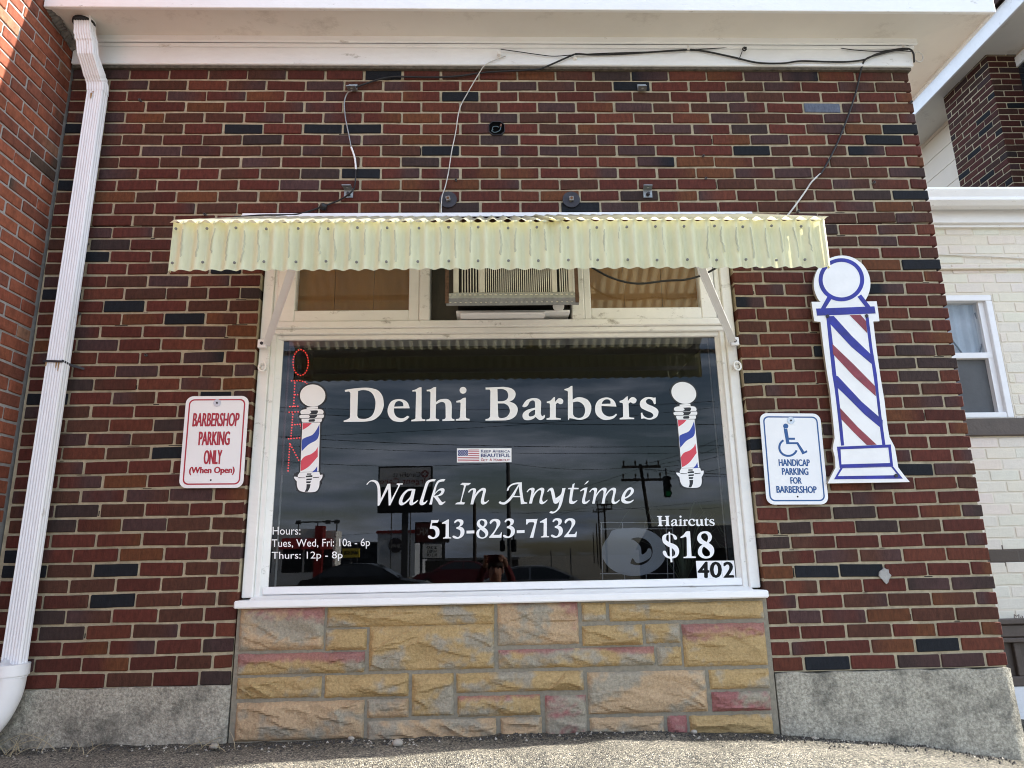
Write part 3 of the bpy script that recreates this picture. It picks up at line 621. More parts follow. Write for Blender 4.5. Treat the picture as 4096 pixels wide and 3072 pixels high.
mb.box(AX0 + .03, AX1 - .03, AY + .02, AY + .05, vz1 - .05, vz1 - .012); mb.box(AX0 + .03, AX1 - .03, AY + .02, AY + .045, vz0 + .04, vz0 + .065)
mb.build('front_rail', M_alu, aw)
mb = MB(); mb.box(AX0 + .03, AX1 - .03, -.40, -.37, WZ - (WZ - vz1) * .52 - .05, WZ - (WZ - vz1) * .52 - .02); mb.build('middle_rail', M_alu, aw)
for x in (-1.2, -.35, .5, 1.33):
    mb = MB(); mb.bar((x, -.03, WZ - .035), (x, AY + .03, vz1 - .03), (.012, 0, 0), (0, .006, .012)); mb.build('rafter', M_alu, aw)
for (bx, by), (tx, ty) in (((575, 745), (660, 496)), ((1584, 740), (1483, 503))):
    B = at(bx, by, -.004); T = at(tx, ty, -.78); d = (T - B).normalized(); side = Vector((1, 0, 0)) if bx > 1000 else Vector((1, 0, 0)); side = (side - d * side.dot(d)).normalized(); th = d.cross(side)
    mb = MB(); mb.bar(B, T, side * .017, th * .003); mb.bar(B + side * .016 * (1 if bx < 1000 else -1), T + side * .016 * (1 if bx < 1000 else -1), side * .002, th * .012); mb.build('brace', M_alu, aw)
    mb = MB(); c = at(bx + (-8 if bx < 1000 else 2), by - 2, -.002); mb.box(c.x - .022, c.x + .022, c.y - .012, c.y + .012, c.z - .022, c.z + .022, bev=.003); mb.disc((c.x, c.y - .012, c.z), .008, (0, -1, 0), 10, .006, 1); mb.build('brace_bracket', [M_alu, M_dark_iron], aw)

# ------------------------------------------------------------------ vinyl lettering on the glass
LY = GY - .0015
A1 = crop(1350, 1520, 600 / 1270); A2 = crop(1900, 1500, 760 / 1270); A3 = crop(1440, 1880, 560 / 1270); A4 = crop(1960, 1880, 600 / 1270); A5 = crop(1680, 2050, 660 / 1270); A6 = crop(2600, 2040, 380 / 1247)
def onglass(c, Y=LY): return lambda x, y: c(x, y, Y)
g_i = glyph("1005,178! 1040,168 1065,152 1087,149! 1087,310! 1092,322 1118,330! 1119,342! 1002,344! 1002,332! 1028,326 1037,312! 1042,205! 1040,192 1030,190 1007,191!") + [circ(1063, 87, 29)]
delhi = [glyph("62,84! 64,101! 97,98 109,112! 106,300 100,322 80,335 53,344! 52,355! 225,353! 300,340 360,295 388,235 391,190 380,135 345,90 295,71 230,65 130,73; 174,93! 215,85 265,93 300,122 319,170 321,210 312,262 288,305 245,327 205,329 178,322 167,302!"),
         glyph("610,240! 478,240! 480,275 495,305 525,322 560,322 590,304! 598,304 608,312! 585,337 550,353 515,354 470,343 438,312 424,270 428,230 448,190 480,168 520,162 560,168 592,190 608,225; 480,226! 558,222! 556,200 545,185 522,178 500,184 486,202"),
         glyph("633,88! 660,80 690,64 712,61! 711,310! 714,325 725,331 743,334! 743,347! 625,350! 625,338! 650,332 660,322! 665,115! 663,100 655,97 633,97!"),
         glyph("755,83! 785,78 815,62 835,60! 834,188! 860,168 900,160 935,163 960,185 968,220! 966,310! 970,325 990,333! 990,345! 888,347! 888,335! 908,329 916,315! 915,230! 910,200 890,186 865,190 833,208! 831,312! 836,326 860,333! 860,346! 752,348! 752,336! 775,330 784,318! 787,112! 785,100 775,96 756,96!"), g_i]
g_a = glyph("318,212! 318,205 330,185 350,165 385,155 420,158 440,175 442,195! 440,255! 445,272 455,275 460,266! 468,268! 465,285 450,298 430,300 415,290 405,280! 385,295 355,302 330,298 318,280 322,255 345,235 375,225 402,218! 402,195! 398,175 383,170 365,180 355,200 340,213 325,215; 402,232! 380,240 360,258 362,275 378,277 395,270 402,260!")
g_r = glyph("480,178! 505,170 525,150 535,147! 535,180! 548,165 560,155 578,158 590,172 585,190 568,195 552,187 540,195! 540,275! 543,285 574,290! 574,298! 478,299! 478,290! 497,285 501,277! 501,200! 498,190 480,187!")
g_s = glyph("1208,193! 1197,196! 1185,170 1165,160 1148,165 1143,180 1155,195 1190,210 1218,228 1226,250 1215,280 1185,296 1155,297 1130,290 1112,293! 1108,255! 1117,250! 1130,275 1155,287 1180,285 1192,270 1180,253 1145,238 1112,220 1102,195 1110,170 1140,150 1175,148 1193,152 1207,150!")
barbers = [glyph("70,84! 190,79! 240,88 268,112 270,140 255,165 230,178! 262,190 283,215 284,245 270,275 240,295 205,303! 70,305! 70,295! 90,290 101,278! 103,108! 98,98 85,97 71,97!; 150,94! 152,176! 190,174 215,160 222,135 212,108 185,94; 152,190! 155,270! 160,284 180,288 210,280 230,255 232,230 220,205 195,190!"), g_a, g_r,
           glyph("597,95! 625,85 640,75 651,72! 653,165! 680,150 715,150 755,168 776,205 774,245 755,280 720,297 690,299 660,293! 632,288! 628,300! 622,301! 621,275! 621,120! 618,108 598,101!; 655,182! 690,178 720,195 735,225 732,260 715,282 690,287 665,278 655,262!"),
           glyph("945,211! 845,207! 848,240 865,265 895,278 925,272 943,258! 949,266! 925,290 885,300 850,296 815,270 803,235 808,195 830,165 870,150 910,157 935,180; 847,193! 905,192! 905,175 890,163 868,165 852,180"),
           glyph("966,174! 990,165 1010,147 1022,143! 1022,175! 1035,158 1048,149 1065,150 1080,165 1073,185 1055,190 1040,182 1026,192! 1030,272! 1033,282 1064,286! 1064,295! 967,297! 967,288! 986,282 990,273! 989,198! 985,187 967,184!"), g_s]
mb = MB()
for c in delhi: filled(c, onglass(A1), mb)
for c in barbers: filled(c, onglass(A2), mb)
mb.build('window_lettering', M_vinyl_white, None, 'large white serif shop name in the top line of lettering on the shop window', 'lettering')
walk = ["58,130! 65,134! 90,108 115,105 140,120 155,150 160,200 160,325! 175,322! 255,170! 260,322! 275,320! 360,145 372,133 388,131! 388,122! 334,122! 332,132! 345,136 345,150! 285,265! 275,124! 250,126! 188,262! 186,200 178,140 160,105 125,90 90,98 68,118",
        "495,172! 445,172 410,190 375,230 355,275 354,305 370,320 395,315 430,290 455,265! 448,300 455,318 475,318 505,300 527,278! 522,272! 505,285 485,295 480,285 485,262 503,175!; 470,185! 455,240 425,275 400,295 385,290 388,265 405,225 435,192!",
        "688,85! 660,83 625,92 600,110 585,150 560,230 542,285 542,310 560,320 590,308 613,280! 608,275! 590,290 575,292 575,275 590,220 615,140 630,112 655,103 675,103!",
        "775,84! 745,83 710,95 690,120 672,165 648,240 628,313! 652,313! 665,245! 672,247! 705,290 720,315 745,315 775,290! 772,283! 750,292 735,280 705,240! 745,225 765,195 764,172 745,165 715,175 680,210! 695,150 715,115 740,105 760,104!; 672,236! 690,210 715,188 735,188 735,205 710,228!",
        "928,116! 1008,118! 985,137 965,140 958,155 925,265 925,288 955,296! 942,312! 862,311! 880,296 905,290 915,270 940,160 942,140 910,133!",
        "980,200! 1000,175 1030,165 1050,172 1052,195 1040,225! 1075,185 1110,163 1138,168 1142,190 1130,235 1125,275 1132,290 1150,285 1165,272! 1170,277! 1145,303 1115,313 1098,300 1098,270 1112,215 1115,190 1100,188 1070,215 1042,260 1027,312! 1002,312! 1022,215 1025,185 1010,185 988,206!"]
anyt = ["142,178! 150,150 180,120 220,107 270,104! 272,170 285,255 295,270 315,276! 315,284! 262,290! 256,230! 195,230! 165,265 130,290 95,290 73,278! 85,262! 100,272 125,270 160,240 190,200 232,135! 242,120! 215,122 185,132 165,150 158,172!; 243,138! 204,220! 254,220!",
        "310,185! 330,160 358,150 376,157 375,180 365,205! 400,168 435,150 458,158 457,185 445,225 442,255 452,270 470,262 484,250! 488,254! 465,278 440,290 420,280 420,250 432,200 432,175 415,172 390,195 368,235 355,284! 330,284! 348,200 350,175 335,170 316,190!",
        "484,182! 500,160 522,150 535,158 545,190 555,240! 600,205 612,155! 640,152! 625,215 610,280 590,325 560,355 530,368 502,362! 515,347! 540,352 565,335 580,305 590,255! 575,278 555,285 538,275 525,225 515,180 505,172 490,187!",
        "660,162! 664,152! 692,150! 700,120! 717,112! 710,150! 752,152! 748,163! 708,163! 700,210 695,250 702,265 715,265 738,255! 740,260! 710,285 685,287 670,275 672,240 682,163!",
        "763,175! 785,158 805,150 825,148! 815,200 805,245 808,268 822,265 843,252! 845,257! 820,282 795,288 780,275 782,245 795,195 797,172 785,172 768,182!", "797,125! 820,98 836,90! 832,100 822,112!",
        "840,185! 860,160 885,150 905,157 905,180 895,210! 930,168 960,150 985,155 985,180 975,210! 1010,168 1040,150 1065,157 1065,185 1055,225 1052,260 1062,270 1080,262 1095,250! 1100,255! 1075,280 1050,288 1032,280 1030,250 1042,200 1042,175 1025,172 1000,195 978,235 970,285! 945,284! 960,205 960,178 945,172 920,195 897,235 887,285! 865,285! 880,200 880,175 865,170 846,190!",
        "1140,245! 1165,235 1195,215 1215,190 1217,165 1195,147 1165,155 1135,185 1115,225 1112,260 1130,280 1165,284 1195,275 1218,255! 1213,250! 1190,263 1165,265 1145,255; 1142,232! 1148,205 1165,178 1185,165 1193,175 1185,198 1165,220"]
mb = MB()
for c in walk: filled(glyph(c), onglass(A3), mb)
for c in anyt: filled(glyph(c), onglass(A4), mb)
mb.build('window_lettering', M_vinyl_white, None, 'white italic script line reading Walk In Anytime on the shop window', 'lettering')
d5 = glyph("88,58! 138,58! 145,54! 138,78! 95,80! 90,102! 120,105 143,122 150,150 143,180 120,198 90,204 68,198 60,185 68,176 82,180 95,190 110,188 120,170 118,145 105,128 80,125 75,122!")
d1 = glyph("168,80! 195,65 212,55 223,53! 222,180! 226,190 240,193! 240,199! 177,201! 177,194! 192,190 197,180! 198,90! 185,86 170,88!")
d3 = glyph("263,78! 268,65 285,54 308,52 330,60 334,80 325,98 308,108! 330,118 342,140 338,170 318,192 290,202 262,198 250,186 258,178 272,182 290,190 305,180 312,155 305,135 280,125! 280,115! 300,105 308,88 302,72 288,68 275,78 268,83!")
dd = glyph("358,140! 418,138! 418,160! 358,162!")
d8 = glyph("478,50 505,55 518,75 512,98 495,115! 515,132 525,155 518,182 495,198 470,200 445,190 433,165 440,140 460,122! 443,105 438,82 450,58; 478,60 495,72 495,92 485,108! 465,92 460,75 468,62; 468,132! 490,150 503,168 498,185 478,192 460,182 455,160 460,140")
d2 = glyph("535,80! 545,60 570,50 600,52 617,68 615,95 595,125 565,172! 605,172 618,165 624,152! 631,153! 626,194! 533,195! 533,188! 565,150 585,115 590,85 580,68 565,68 552,80 543,90!")
d7 = glyph("816,52! 900,50! 905,48! 902,60! 875,180! 872,194! 845,195! 880,85! 875,75! 840,76 825,92! 817,92!")
mb = MB()
for c in (d5, d1, d3, dd, d8, d2, shift(d3, d=(388, -6)), shift(dd, d=(387, -3)), d7, shift(d1, d=(754, -9)), shift(d3, d=(757, -8)), shift(d2, d=(577, -5))): filled(c, onglass(A5), mb)
mb.build('window_lettering', M_vinyl_white, None, 'white telephone number under the italic script on the shop window', 'lettering')
hair = [glyph("93,78! 160,78! 160,86! 148,92! 150,135! 210,133! 207,92! 195,86! 195,78! 255,76! 255,84! 243,90! 248,195! 260,202! 260,210! 198,211! 198,203! 211,197! 211,145! 150,147! 153,197! 168,203! 168,211! 105,212! 105,204! 118,198! 112,95! 93,87!"),
        shift(g_a, (318, 155, 468, 302), (277, 120, 368, 212)), shift(g_i, (1002, 58, 1119, 344), (371, 73, 428, 210)), shift(g_r, (478, 147, 590, 299), (430, 118, 496, 208)),
        glyph("588,150! 575,155! 560,130 540,128 528,145 530,170 545,190 570,192 590,180! 594,186! 575,205 545,210 515,198 502,170 508,140 530,120 560,115 585,125"),
        glyph("593,128! 632,120! 632,175 640,192 655,190 665,180! 663,138! 655,130! 655,124! 690,120! 693,188 700,195 708,197! 708,203! 672,208! 668,195! 650,210 625,210 610,195 608,142! 594,136!"),
        glyph("708,128! 725,118 738,102 743,103! 743,122! 770,122! 770,133! 743,133! 745,180 752,192 770,188! 772,194! 755,207 735,207 722,195 720,133! 709,133!"), shift(g_s, (1102, 148, 1226, 297), (778, 118, 850, 208))]
price = [glyph("245,287! 262,285! 263,308! 300,315 335,335 355,365 350,385 330,390 315,380 305,350 290,325 265,320! 268,430! 320,450 360,480 382,530 375,580 345,620 292,637! 295,685! 270,687! 265,640! 220,625 180,590 167,555 180,535 205,540 220,570 235,600 262,610! 258,490! 215,465 175,430 160,385 165,345 195,318 242,308!; 245,322! 220,330 210,360 215,395 248,418!; 287,500! 315,525 330,560 322,595 290,612!"),
         glyph("395,358! 440,325 475,283 525,279! 545,585 555,605 602,612! 602,630! 440,632! 440,615! 475,610 485,590! 482,380! 478,360 465,350 440,360 408,368!"),
         glyph("712,279 765,285 800,315 812,355 800,400 768,432! 815,465 840,510 838,570 800,620 735,637 670,620 632,575 632,525 655,480 690,455! 645,430 622,390 625,340 660,295; 718,305 750,325 762,365 755,400 742,420! 695,390 672,355 680,320; 708,480! 750,510 785,550 785,590 755,608 715,600 690,570 683,530 690,500")]
mb = MB()
for c in hair + price: filled(c, onglass(A6), mb)
mb.build('window_lettering', M_vinyl_white, None, 'white haircut price lettering in the lower right of the shop window', 'lettering')
def quad_d(x0, y0, x1, y1, Y, dy=0.0):   # display pixels; dy = drop of the right edge
    return [at(x0, y0, Y), at(x1, y0 + dy, Y), at(x1, y1 + dy, Y), at(x0, y1, Y)]
hrs = thing('window_lettering', 'small white opening hours in three lines at the lower left of the shop window', 'lettering', at(640, 1211, LY))
for body, qd in (('Hours:', quad_d(589, 1138, 649, 1155, LY)), ('Tues, Wed, Fri: 10a - 6p', quad_d(587, 1165, 799, 1187, LY, -2)), ('Thurs: 12p - 8p', quad_d(587, 1192, 740, 1212, LY, -1))):
    mb = MB(); text(body, mb, qd, 0, .004); mb.build('text_line', M_vinyl_white, hrs)
# house number tiles
for i, (ch, xa, xb) in enumerate((('4', 602, 769), ('0', 771, 935), ('2', 937, 1103))):
    f = lambda t: 668 - 5 * (t - 602) / 500; f2 = lambda t: 905 - 5 * (t - 622) / 503; o = 20
    P = [A6(xa, f(xa), LY - .001), A6(xb, f(xb), LY - .001), A6(xb + o, f2(xb + o), LY - .001), A6(xa + o, f2(xa + o), LY - .001)]
    mb = MB(); mb.prism([p - Vector((0, .0008, 0)) for p in P], (0, .0012, 0))
    n0 = [632, 793, 970][i]; n1 = [768, 932, 1092][i]; mb2 = [A6(n0, 682, LY - .0026), A6(n1, 682, LY - .0026), A6(n1 + 4, 886, LY - .0026), A6(n0 + 4, 888, LY - .0026)]
    text(ch, mb, mb2, 1, .05)
    mb.build('number_tile', [mat('tile_white', (.84, .83, .83), .4, .03), mat('digit_black', (.004, .004, .004), .6, 0, bump=0, spec=.2)], None, 'white house number tile with black %s at the window corner' % ch, 'house number', 'house number tiles in the lower right corner of the shop window')
# flag sticker
AF = crop(1780, 1770, 300 / 1270); sy = LY - .001; q = lambda x, y: AF(x, y, sy)
stk = thing('window_sticker', 'small white rectangular sticker with a flag and three lines of text on the window', 'sticker', q(660, 220))
mb = MB(); mb.prism([q(202, 100), q(1126, 97), q(1126, 333), q(202, 338)], (0, .0008, 0)); mb.build('sticker_sheet', M_vinyl_white, stk)
mb = MB(); f1 = lambda x, y: AF(x, y, sy - .0008)
for k in range(4): y = 128 + 30 * k; mb.add([f1(394, y - 7), f1(580, y - 8), f1(580, y + 5), f1(394, y + 6)], [(3, 2, 1, 0)], 0)
for k in range(3): y = 252 + 29 * k; mb.add([f1(215, y - 6), f1(580, y - 10), f1(580, y + 3), f1(215, y + 7)], [(3, 2, 1, 0)], 0)
mb.add([f1(218, 128), f1(388, 125), f1(388, 224), f1(218, 227)], [(3, 2, 1, 0)], 1)
for r in range(7):
    for c in range(6 if r % 2 == 0 else 5): 
        cx_, cy_ = 232 + 28.5 * c + (14 if r % 2 else 0), 137 + 13.2 * r; mb.add([AF(cx_ + 5 * math.cos(a * PI / 3), cy_ + 5 * math.sin(a * PI / 3), sy - .0013) for a in range(6)], [(5, 4, 3, 2, 1, 0)], 2)
mb.build('flag', [M_red, mat('flag_blue', (.02, .03, .16), .4, 0), M_vinyl_white], stk)
mb = MB()
def capt(word, x, y0, y1, wd, mi, first_big=True):
    pass
def small_caps(words, x0, x1, y, big, small, mi):
    tot = sum(len(w_) for w_ in words) + .6 * (len(words) - 1) + .25 * len(words); cw = (x1 - x0) / tot; x = x0
    for w_ in words:
        text(w_[0], mb, [f1(x, y - big), f1(x + cw * 1.05, y - big), f1(x + cw * 1.05, y), f1(x, y)], mi, .03); x += cw * 1.2
        if len(w_) > 1: text(w_[1:], mb, [f1(x, y - small), f1(x + cw * (len(w_) - 1) - 3, y - small), f1(x + cw * (len(w_) - 1) - 3, y), f1(x, y)], mi, .03); x += cw * (len(w_) - 1)
        x += cw * .62
small_caps(['KEEP', 'AMERICA'], 610, 1108, 170, 50, 37, 0); text('BEAUTIFUL', mb, [f1(610, 190), f1(1105, 188), f1(1105, 246), f1(610, 248)], 0, .05); small_caps(['GET', 'A', 'HAIRCUT'], 608, 1108, 315, 46, 35, 1)
mb.build('slogan', [mat('slogan_blue', (.03, .04, .15), .4, 0), M_red], stk)

# barber pole decals on the glass
A8 = crop(1140, 1500, 200 / 381)
M_dred = mat('decal_red', (.62, .06, .09), .4, .02, 5, 0); M_dblue = mat('decal_blue', (.03, .06, .34), .4, .02, 5, 0)
ball0 = A8(210, 157, LY)
def pole_decal(mapf, label):
    t = thing('barber_pole_decal', label, 'window decal', mapf(190, 890), 'barber pole decals on the shop window')
    F = lambda k: (lambda x, y: mapf(x, y) - Vector((0, k, 0)))
    def part(name, cs, m, k):
        mb = MB()
        for c in cs: filled(c, F(k), mb)
        return mb.build(name, m, t)
    part('outline', [[circ(210, 157, 110, 98)], glyph("150,245! 270,245! 300,270 308,310 290,350 278,365! 268,745! 290,750 300,770 282,810 270,850 240,895 170,900 100,892 82,850 78,815 62,775 72,750 105,738! 122,365! 108,340 102,310 115,275")], mat('decal_edge', (.018, .02, .024), .5, 0, bump=0), .0002)
    part('ball', [[circ(211, 157, 97, 85)], glyph("165,248! 250,240! 252,256! 165,258!")], M_vinyl_white, .0006)
    part('collar', [glyph("150,262 210,258 275,262 292,275 293,290 285,298! 296,305 294,322 288,328! 282,332 280,350 274,358! 130,360! 126,340 130,332! 112,328! 110,310 130,302! 118,290 122,272")], M_vinyl_white, .0006)
    M_mk = mat('decal_edge_mark', (.018, .02, .024), .5, 0, bump=0)
    for g_ in ("190,272! 245,270 250,285 240,298! 185,297! 200,285", "180,305! 248,304! 240,318 225,328! 182,328! 190,316", "188,338! 225,336! 230,346 222,356! 182,357! 180,346", "118,299! 292,297! 292,301! 118,303!", "126,329! 286,327! 286,331! 126,333!"): part('mark', [glyph(g_)], M_mk, .001)
    part('pole', [glyph("133,362! 268,362! 256,735! 116,740!")], M_vinyl_white, .0006)
    part('red_stripe', [glyph("136,367! 206,366! 180,390 150,410 134,420!")], M_dred, .001); part('red_stripe', [glyph("250,548! 250,622! 190,690 145,722 119,732! 121,655! 150,622 200,602 235,575!")], M_dred, .001)
    part('blue_stripe', [glyph("263,374! 260,450 240,495 180,530 127,582! 130,500 150,480 210,455 245,410!")], M_dblue, .001); part('blue_stripe', [glyph("246,694! 246,738! 203,742! 228,722!")], M_dblue, .001)
    part('base', [glyph("113,742! 262,738! 266,758! 272,762! 286,760 282,785 264,810! 260,850 245,880 215,892 150,892 110,880 93,850 90,810! 74,792 70,775 98,778! 98,764!")], M_vinyl_white, .0006)
    for g_ in ("168,750! 202,750! 200,760! 166,760!", "160,768! 205,764 208,778! 158,780!", "165,790! 208,788! 202,800! 160,803!", "163,810! 200,810! 192,824! 162,824!", "165,832! 195,832! 188,862 172,890! 150,890! 162,865", "100,780! 155,782! 155,786! 104,786!", "212,780! 262,776! 258,782! 212,786!"): part('mark', [glyph(g_)], M_mk, .001)
    return t
pole_decal(lambda x, y: A8(x, y, LY), 'left of the two barber pole stickers on the shop window, beside the lit red sign')
dd_ = at(1476.8, 848.8, LY) - ball0
pole_decal(lambda x, y: A8(x, y, LY) + dd_, 'right of the two barber pole stickers on the shop window, above the haircut price')
#@@PART2
# ------------------------------------------------------------------ downspout
def atz(x, y, z): d = ray(x * S4, y * S4); t = (z - EYE) / d.z; return Vector((d.x * t, d.y * t - DIST, z))
PY = -.075; dpx = at(119, 775, PY - .02).x; 
def sect(wd=.082, dp=.056, fl=.004):      # ribbed box section, x along the wall, y out from it
    P = []
    n = 26
    for k in range(n + 1): t = k / n; P.append((-wd / 2 + wd * t, -dp / 2 - fl * max(0, math.sin(2 * PI * t * 6.5 - .6)) ** .6 if 0 < k < n else -dp / 2))
    m = 12
    for k in range(1, m + 1): t = k / m; P.append((wd / 2 + (fl * .7 * max(0, math.sin(2 * PI * t * 3)) if k < m else 0), -dp / 2 + dp * t))
    for k in range(1, 9): P.append((wd / 2 - wd * k / 8, dp / 2))
    for k in range(1, m): t = k / m; P.append((-wd / 2, dp / 2 - dp * t))
    return P
SEC = sect()
def sweep(mb, path, crimp=None, mi=0):     # path in the plane x = const, (y, z, scale)
    n = len(SEC); V = []
    for i, (x, y, z, s_) in enumerate(path):
        a = Vector(path[max(i - 1, 0)][1:3]); b = Vector(path[min(i + 1, len(path) - 1)][1:3]); d = (b - a).normalized(); nr = Vector((d.y, -d.x)) * -1
        if nr.x < 0: nr = -nr
        for (u, v) in SEC: V.append((x + u * s_, y + nr.x * v * s_, z + nr.y * v * s_))
    F = [(i * n + k, i * n + (k + 1) % n, (i + 1) * n + (k + 1) % n, (i + 1) * n + k) for i in range(len(path) - 1) for k in range(n)]
    mb.add(V, F, mi, False); return mb
ds = thing('downspout', 'white ribbed rain pipe running down the left corner of the brick wall', 'drainpipe', (dpx, PY, .1))
M_pipe = mat('pipe_white', (.82, .82, .83), .38, .05, 4, .03, 20, spec=.5, dirt=(.40, .35, .28), dscale=9, dpos=(.60, .74), stretch=(1.5, 1, .5))
top = atz(183, 40, ZS - .01); zt = at(213, 200, PY).z; xt = dpx + .008
mb = sweep(MB(), [(dpx, PY, .24, 1), (dpx + .003, PY, 1.2, 1), (xt, PY, 2.4, 1), (xt, PY, zt, 1)][::-1]); mb.build('pipe', M_pipe, ds)
mb = MB(); path = []
A_ = Vector((PY, zt - .005)); y1 = max(top.y, -.24); B_ = Vector((y1, ZS + .02))
pts = [(A_.x, A_.y, 1.06), (PY, zt + .03, 1.06), (PY - .002, zt + .05, 1.10), (PY - .006, zt + .058, 1.03), (PY - .012, zt + .068, 1.10), (PY - .02, zt + .076, 1.03), (PY - .028, zt + .086, 1.09), (PY - .05, zt + .115, 1.04), (PY - .09, zt + .165, 1.04)]
pts += [(y1 + .02, ZS - .15, 1.05), (y1 + .012, ZS - .135, 1.11), (y1 + .008, ZS - .125, 1.05), (y1 + .004, ZS - .112, 1.11), (y1, ZS - .1, 1.05), (y1, ZS - .05, 1.05), (y1, ZS + .02, 1.05)]
sweep(mb, [(xt + (top.x - xt) * max(0, (z - zt)) / (ZS - zt), y, z, s_) for y, z, s_ in pts][::-1]); mb.build('elbow', M_pipe, ds)
mb = MB(); zs_ = at(119, 780, PY - .03).z
for (a, b) in (((dpx - .043, PY - .036), (dpx + .046, PY - .036)), ((dpx + .046, PY - .036), (dpx + .046, PY + .06)), ((dpx - .043, PY - .036), (dpx - .043, PY + .06))):
    mb.bar((a[0], a[1], zs_), (b[0], b[1], zs_ - .004), (0, 0, .005), (.002, .002, 0))
mb.bar((dpx + .046, PY + .02, zs_ - .003), (dpx + .09, .0, zs_ - .012), (0, 0, .006), (0, .002, 0)); mb.build('strap', M_dark_iron, ds)
M_rr_ = mat('rust_run', (.36, .22, .10), .8, .3, 40, 0)
for xx, zz_, ln, ww in ((dpx + .018, zs_, .035, .004), (dpx + .03, zs_, .05, .004), (dpx - .03, zs_, .025, .004), (dpx - .002, zt - .02, .04, .006), (dpx + .006, zt - .012, .012, .006)):
    MB().add([(xx - ww, PY - .0345, zz_ - .006), (xx + ww, PY - .0345, zz_ - .006), (xx + ww * .5, PY - .0345, zz_ - ln), (xx - ww * .5, PY - .0345, zz_ - ln)], [(0, 3, 2, 1)]).build('rust_stain', M_rr_, ds)
tp_ = MB(); tp_.disc((xt + (top.x - xt), max(top.y, -.24), ZS - .035), .055, (0, 0, -1), 20, .012); tp_.build('soffit_hole', M_black, ds)
mb = MB(); bz = at(20, 1443, PY - .05).z
mb.tube(spline3([(dpx - .01, PY - .01, bz), (dpx - .01, PY - .01, bz - .03), (dpx - .01, PY - .01, bz - .035), (dpx - .02, PY - .01, bz - .12), (dpx - .06, PY - .03, bz - .22), (dpx - .15, PY - .06, bz - .30)], 5), [.074] * 8 + [.070] * 18, 24)
mb.tube([(dpx - .01, PY - .01, bz + .012), (dpx - .01, PY - .01, bz - .035)], .078, 24, caps=True); mb.build('drain_boot', M_alu, ds)

# ------------------------------------------------------------------ neighbouring building on the left
lb = thing('brick_building', 'orange red brick side wall of the building on the left, its upper corner in sunlight', 'building', (-2.6, -1, 0))
rows = []; off = -.3 * BH
for k in range(-30, 52):
    z1 = BZ0 - BH * (k - 1) + off; rows.append((z1 - BH, z1, [-.004 + 0] + [(.10 if k % 2 else .203) + .2095 * n for n in range(12)]))
LPAL = [(.25, .080, .044), (.22, .066, .037), (.26, .085, .045), (.18, .062, .038), (.085, .055, .040), (.27, .14, .085)]
mb = MB(); rl = random.Random(11)
def lcol(ri, x, rng):
    c = LPAL[rng.choices(range(6), (5, 4, 3, 3, 1.5, 1.2))[0]]; f = rng.uniform(.88, 1.12); c = tuple(q * f for q in c); d = LPAL[rng.choices(range(6), (5, 3, 3, 2, .8, .6))[0]] if rng.random() < .3 else c
    return c, d
brickwork(mb, rows, lambda u, v, w_: (-2.312 - w_, -u, v), lcol, seed=21)
mb.v = mb.v; mb.f = [f[::-1] for f in mb.f]
mb.box(-2.56, -2.318, -2.48, 1.0, -.5, 5.6, 1)
mb.build('side_wall', [M_brick, M_mortar_grey], lb)
mb = MB(); mb.box(-2.6, -2.30, -2.55, 1.05, 5.6, 5.7); mb.build('coping', M_concrete, lb)
mb = MB(); rj = random.Random(4)
for k in range(16):
    t = k / 15; mb.add([], []); z = ZE + .02 + (3.50 - ZE) * t + .06 * t; y = YE + .02 - YE * t * .95
    r_ = rj.uniform(.010, .022); mb.tube([(-2.312, y, z - r_), (-2.295, y + .004, z + rj.uniform(0, .01)), (-2.285, y, z + r_)], [r_ * .6, r_, r_ * .7], 6)
mb.build('mortar_filling', mat('rough_mortar', (.16, .15, .14), .95, .5, 30, .5, 40), lb)

# ------------------------------------------------------------------ neighbouring building on the right
rb = thing('painted_building', 'cream painted brick building on the right with white gutter, gable chimney and brown window sill', 'building', (4.2, 2.5, -.3))
FY = 1.35; CPAL = (.71, .655, .55); BPAL = (.085, .066, .052)
zb1, zb0 = at(2150, 1178, FY).z, at(2150, 1224, FY).z; zlow = at(2150, 1336, FY).z
rows = []; H2 = .0775; z1 = 3.25; k = 0
while z1 > zlow:
    rows.append((z1 - H2, z1, [2.2 + (.0 if k % 2 else .105) + .212 * n for n in range(39)])); z1 -= H2; k += 1
wx0, wx1 = 3.02, at(2192, 900, FY).x; wz0, wz1 = at(2150, 902, FY).z, at(2150, 637, FY).z
rows2 = []; meta = []
for (a, b, js) in rows:
    if b <= wz0 + .01 or a >= wz1 - .01: rows2.append((a, b, js))
    else: rows2.append((a, b, [q for q in js if q < wx0 - .03] + [wx0])); rows2.append((a, b, [wx1 + .006] + [q for q in js if q > wx1 + .04]))
mb = MB()
def ccol(ri, x, rng):
    a, b, _ = rows2[ri]; zc = (a + b) / 2
    return ((BPAL, BPAL) if zb0 < zc < zb1 else (tuple(q * rng.uniform(.97, 1.03) for q in CPAL),) * 2)
brickwork(mb, rows2, lambda u, v, w_: (u, FY + w_, v), ccol, joint=.010, depth=.05, seed=31)
M_painted = mat('painted_brick', (0, 0, 0), .6, .05, 20, .35, 90, attr='Col', spec=.3)
mm = [(2.2, wx0, zlow, 3.3), (wx1 + .002, 10.4, zlow, 3.3), (wx0 - .001, wx1 + .0015, zlow, wz0), (wx0 - .001, wx1 + .0015, wz1, 3.3)]
for x0, x1, a, b in mm: mb.box(x0, x1, FY + .0035, FY + .25, a, b, 1)
mb.box(2.2, 10.4, FY + .0028, FY + .1, zb0, zb1, 2)
mb.build('front_wall', [M_painted, M_cream, M_brown], rb)
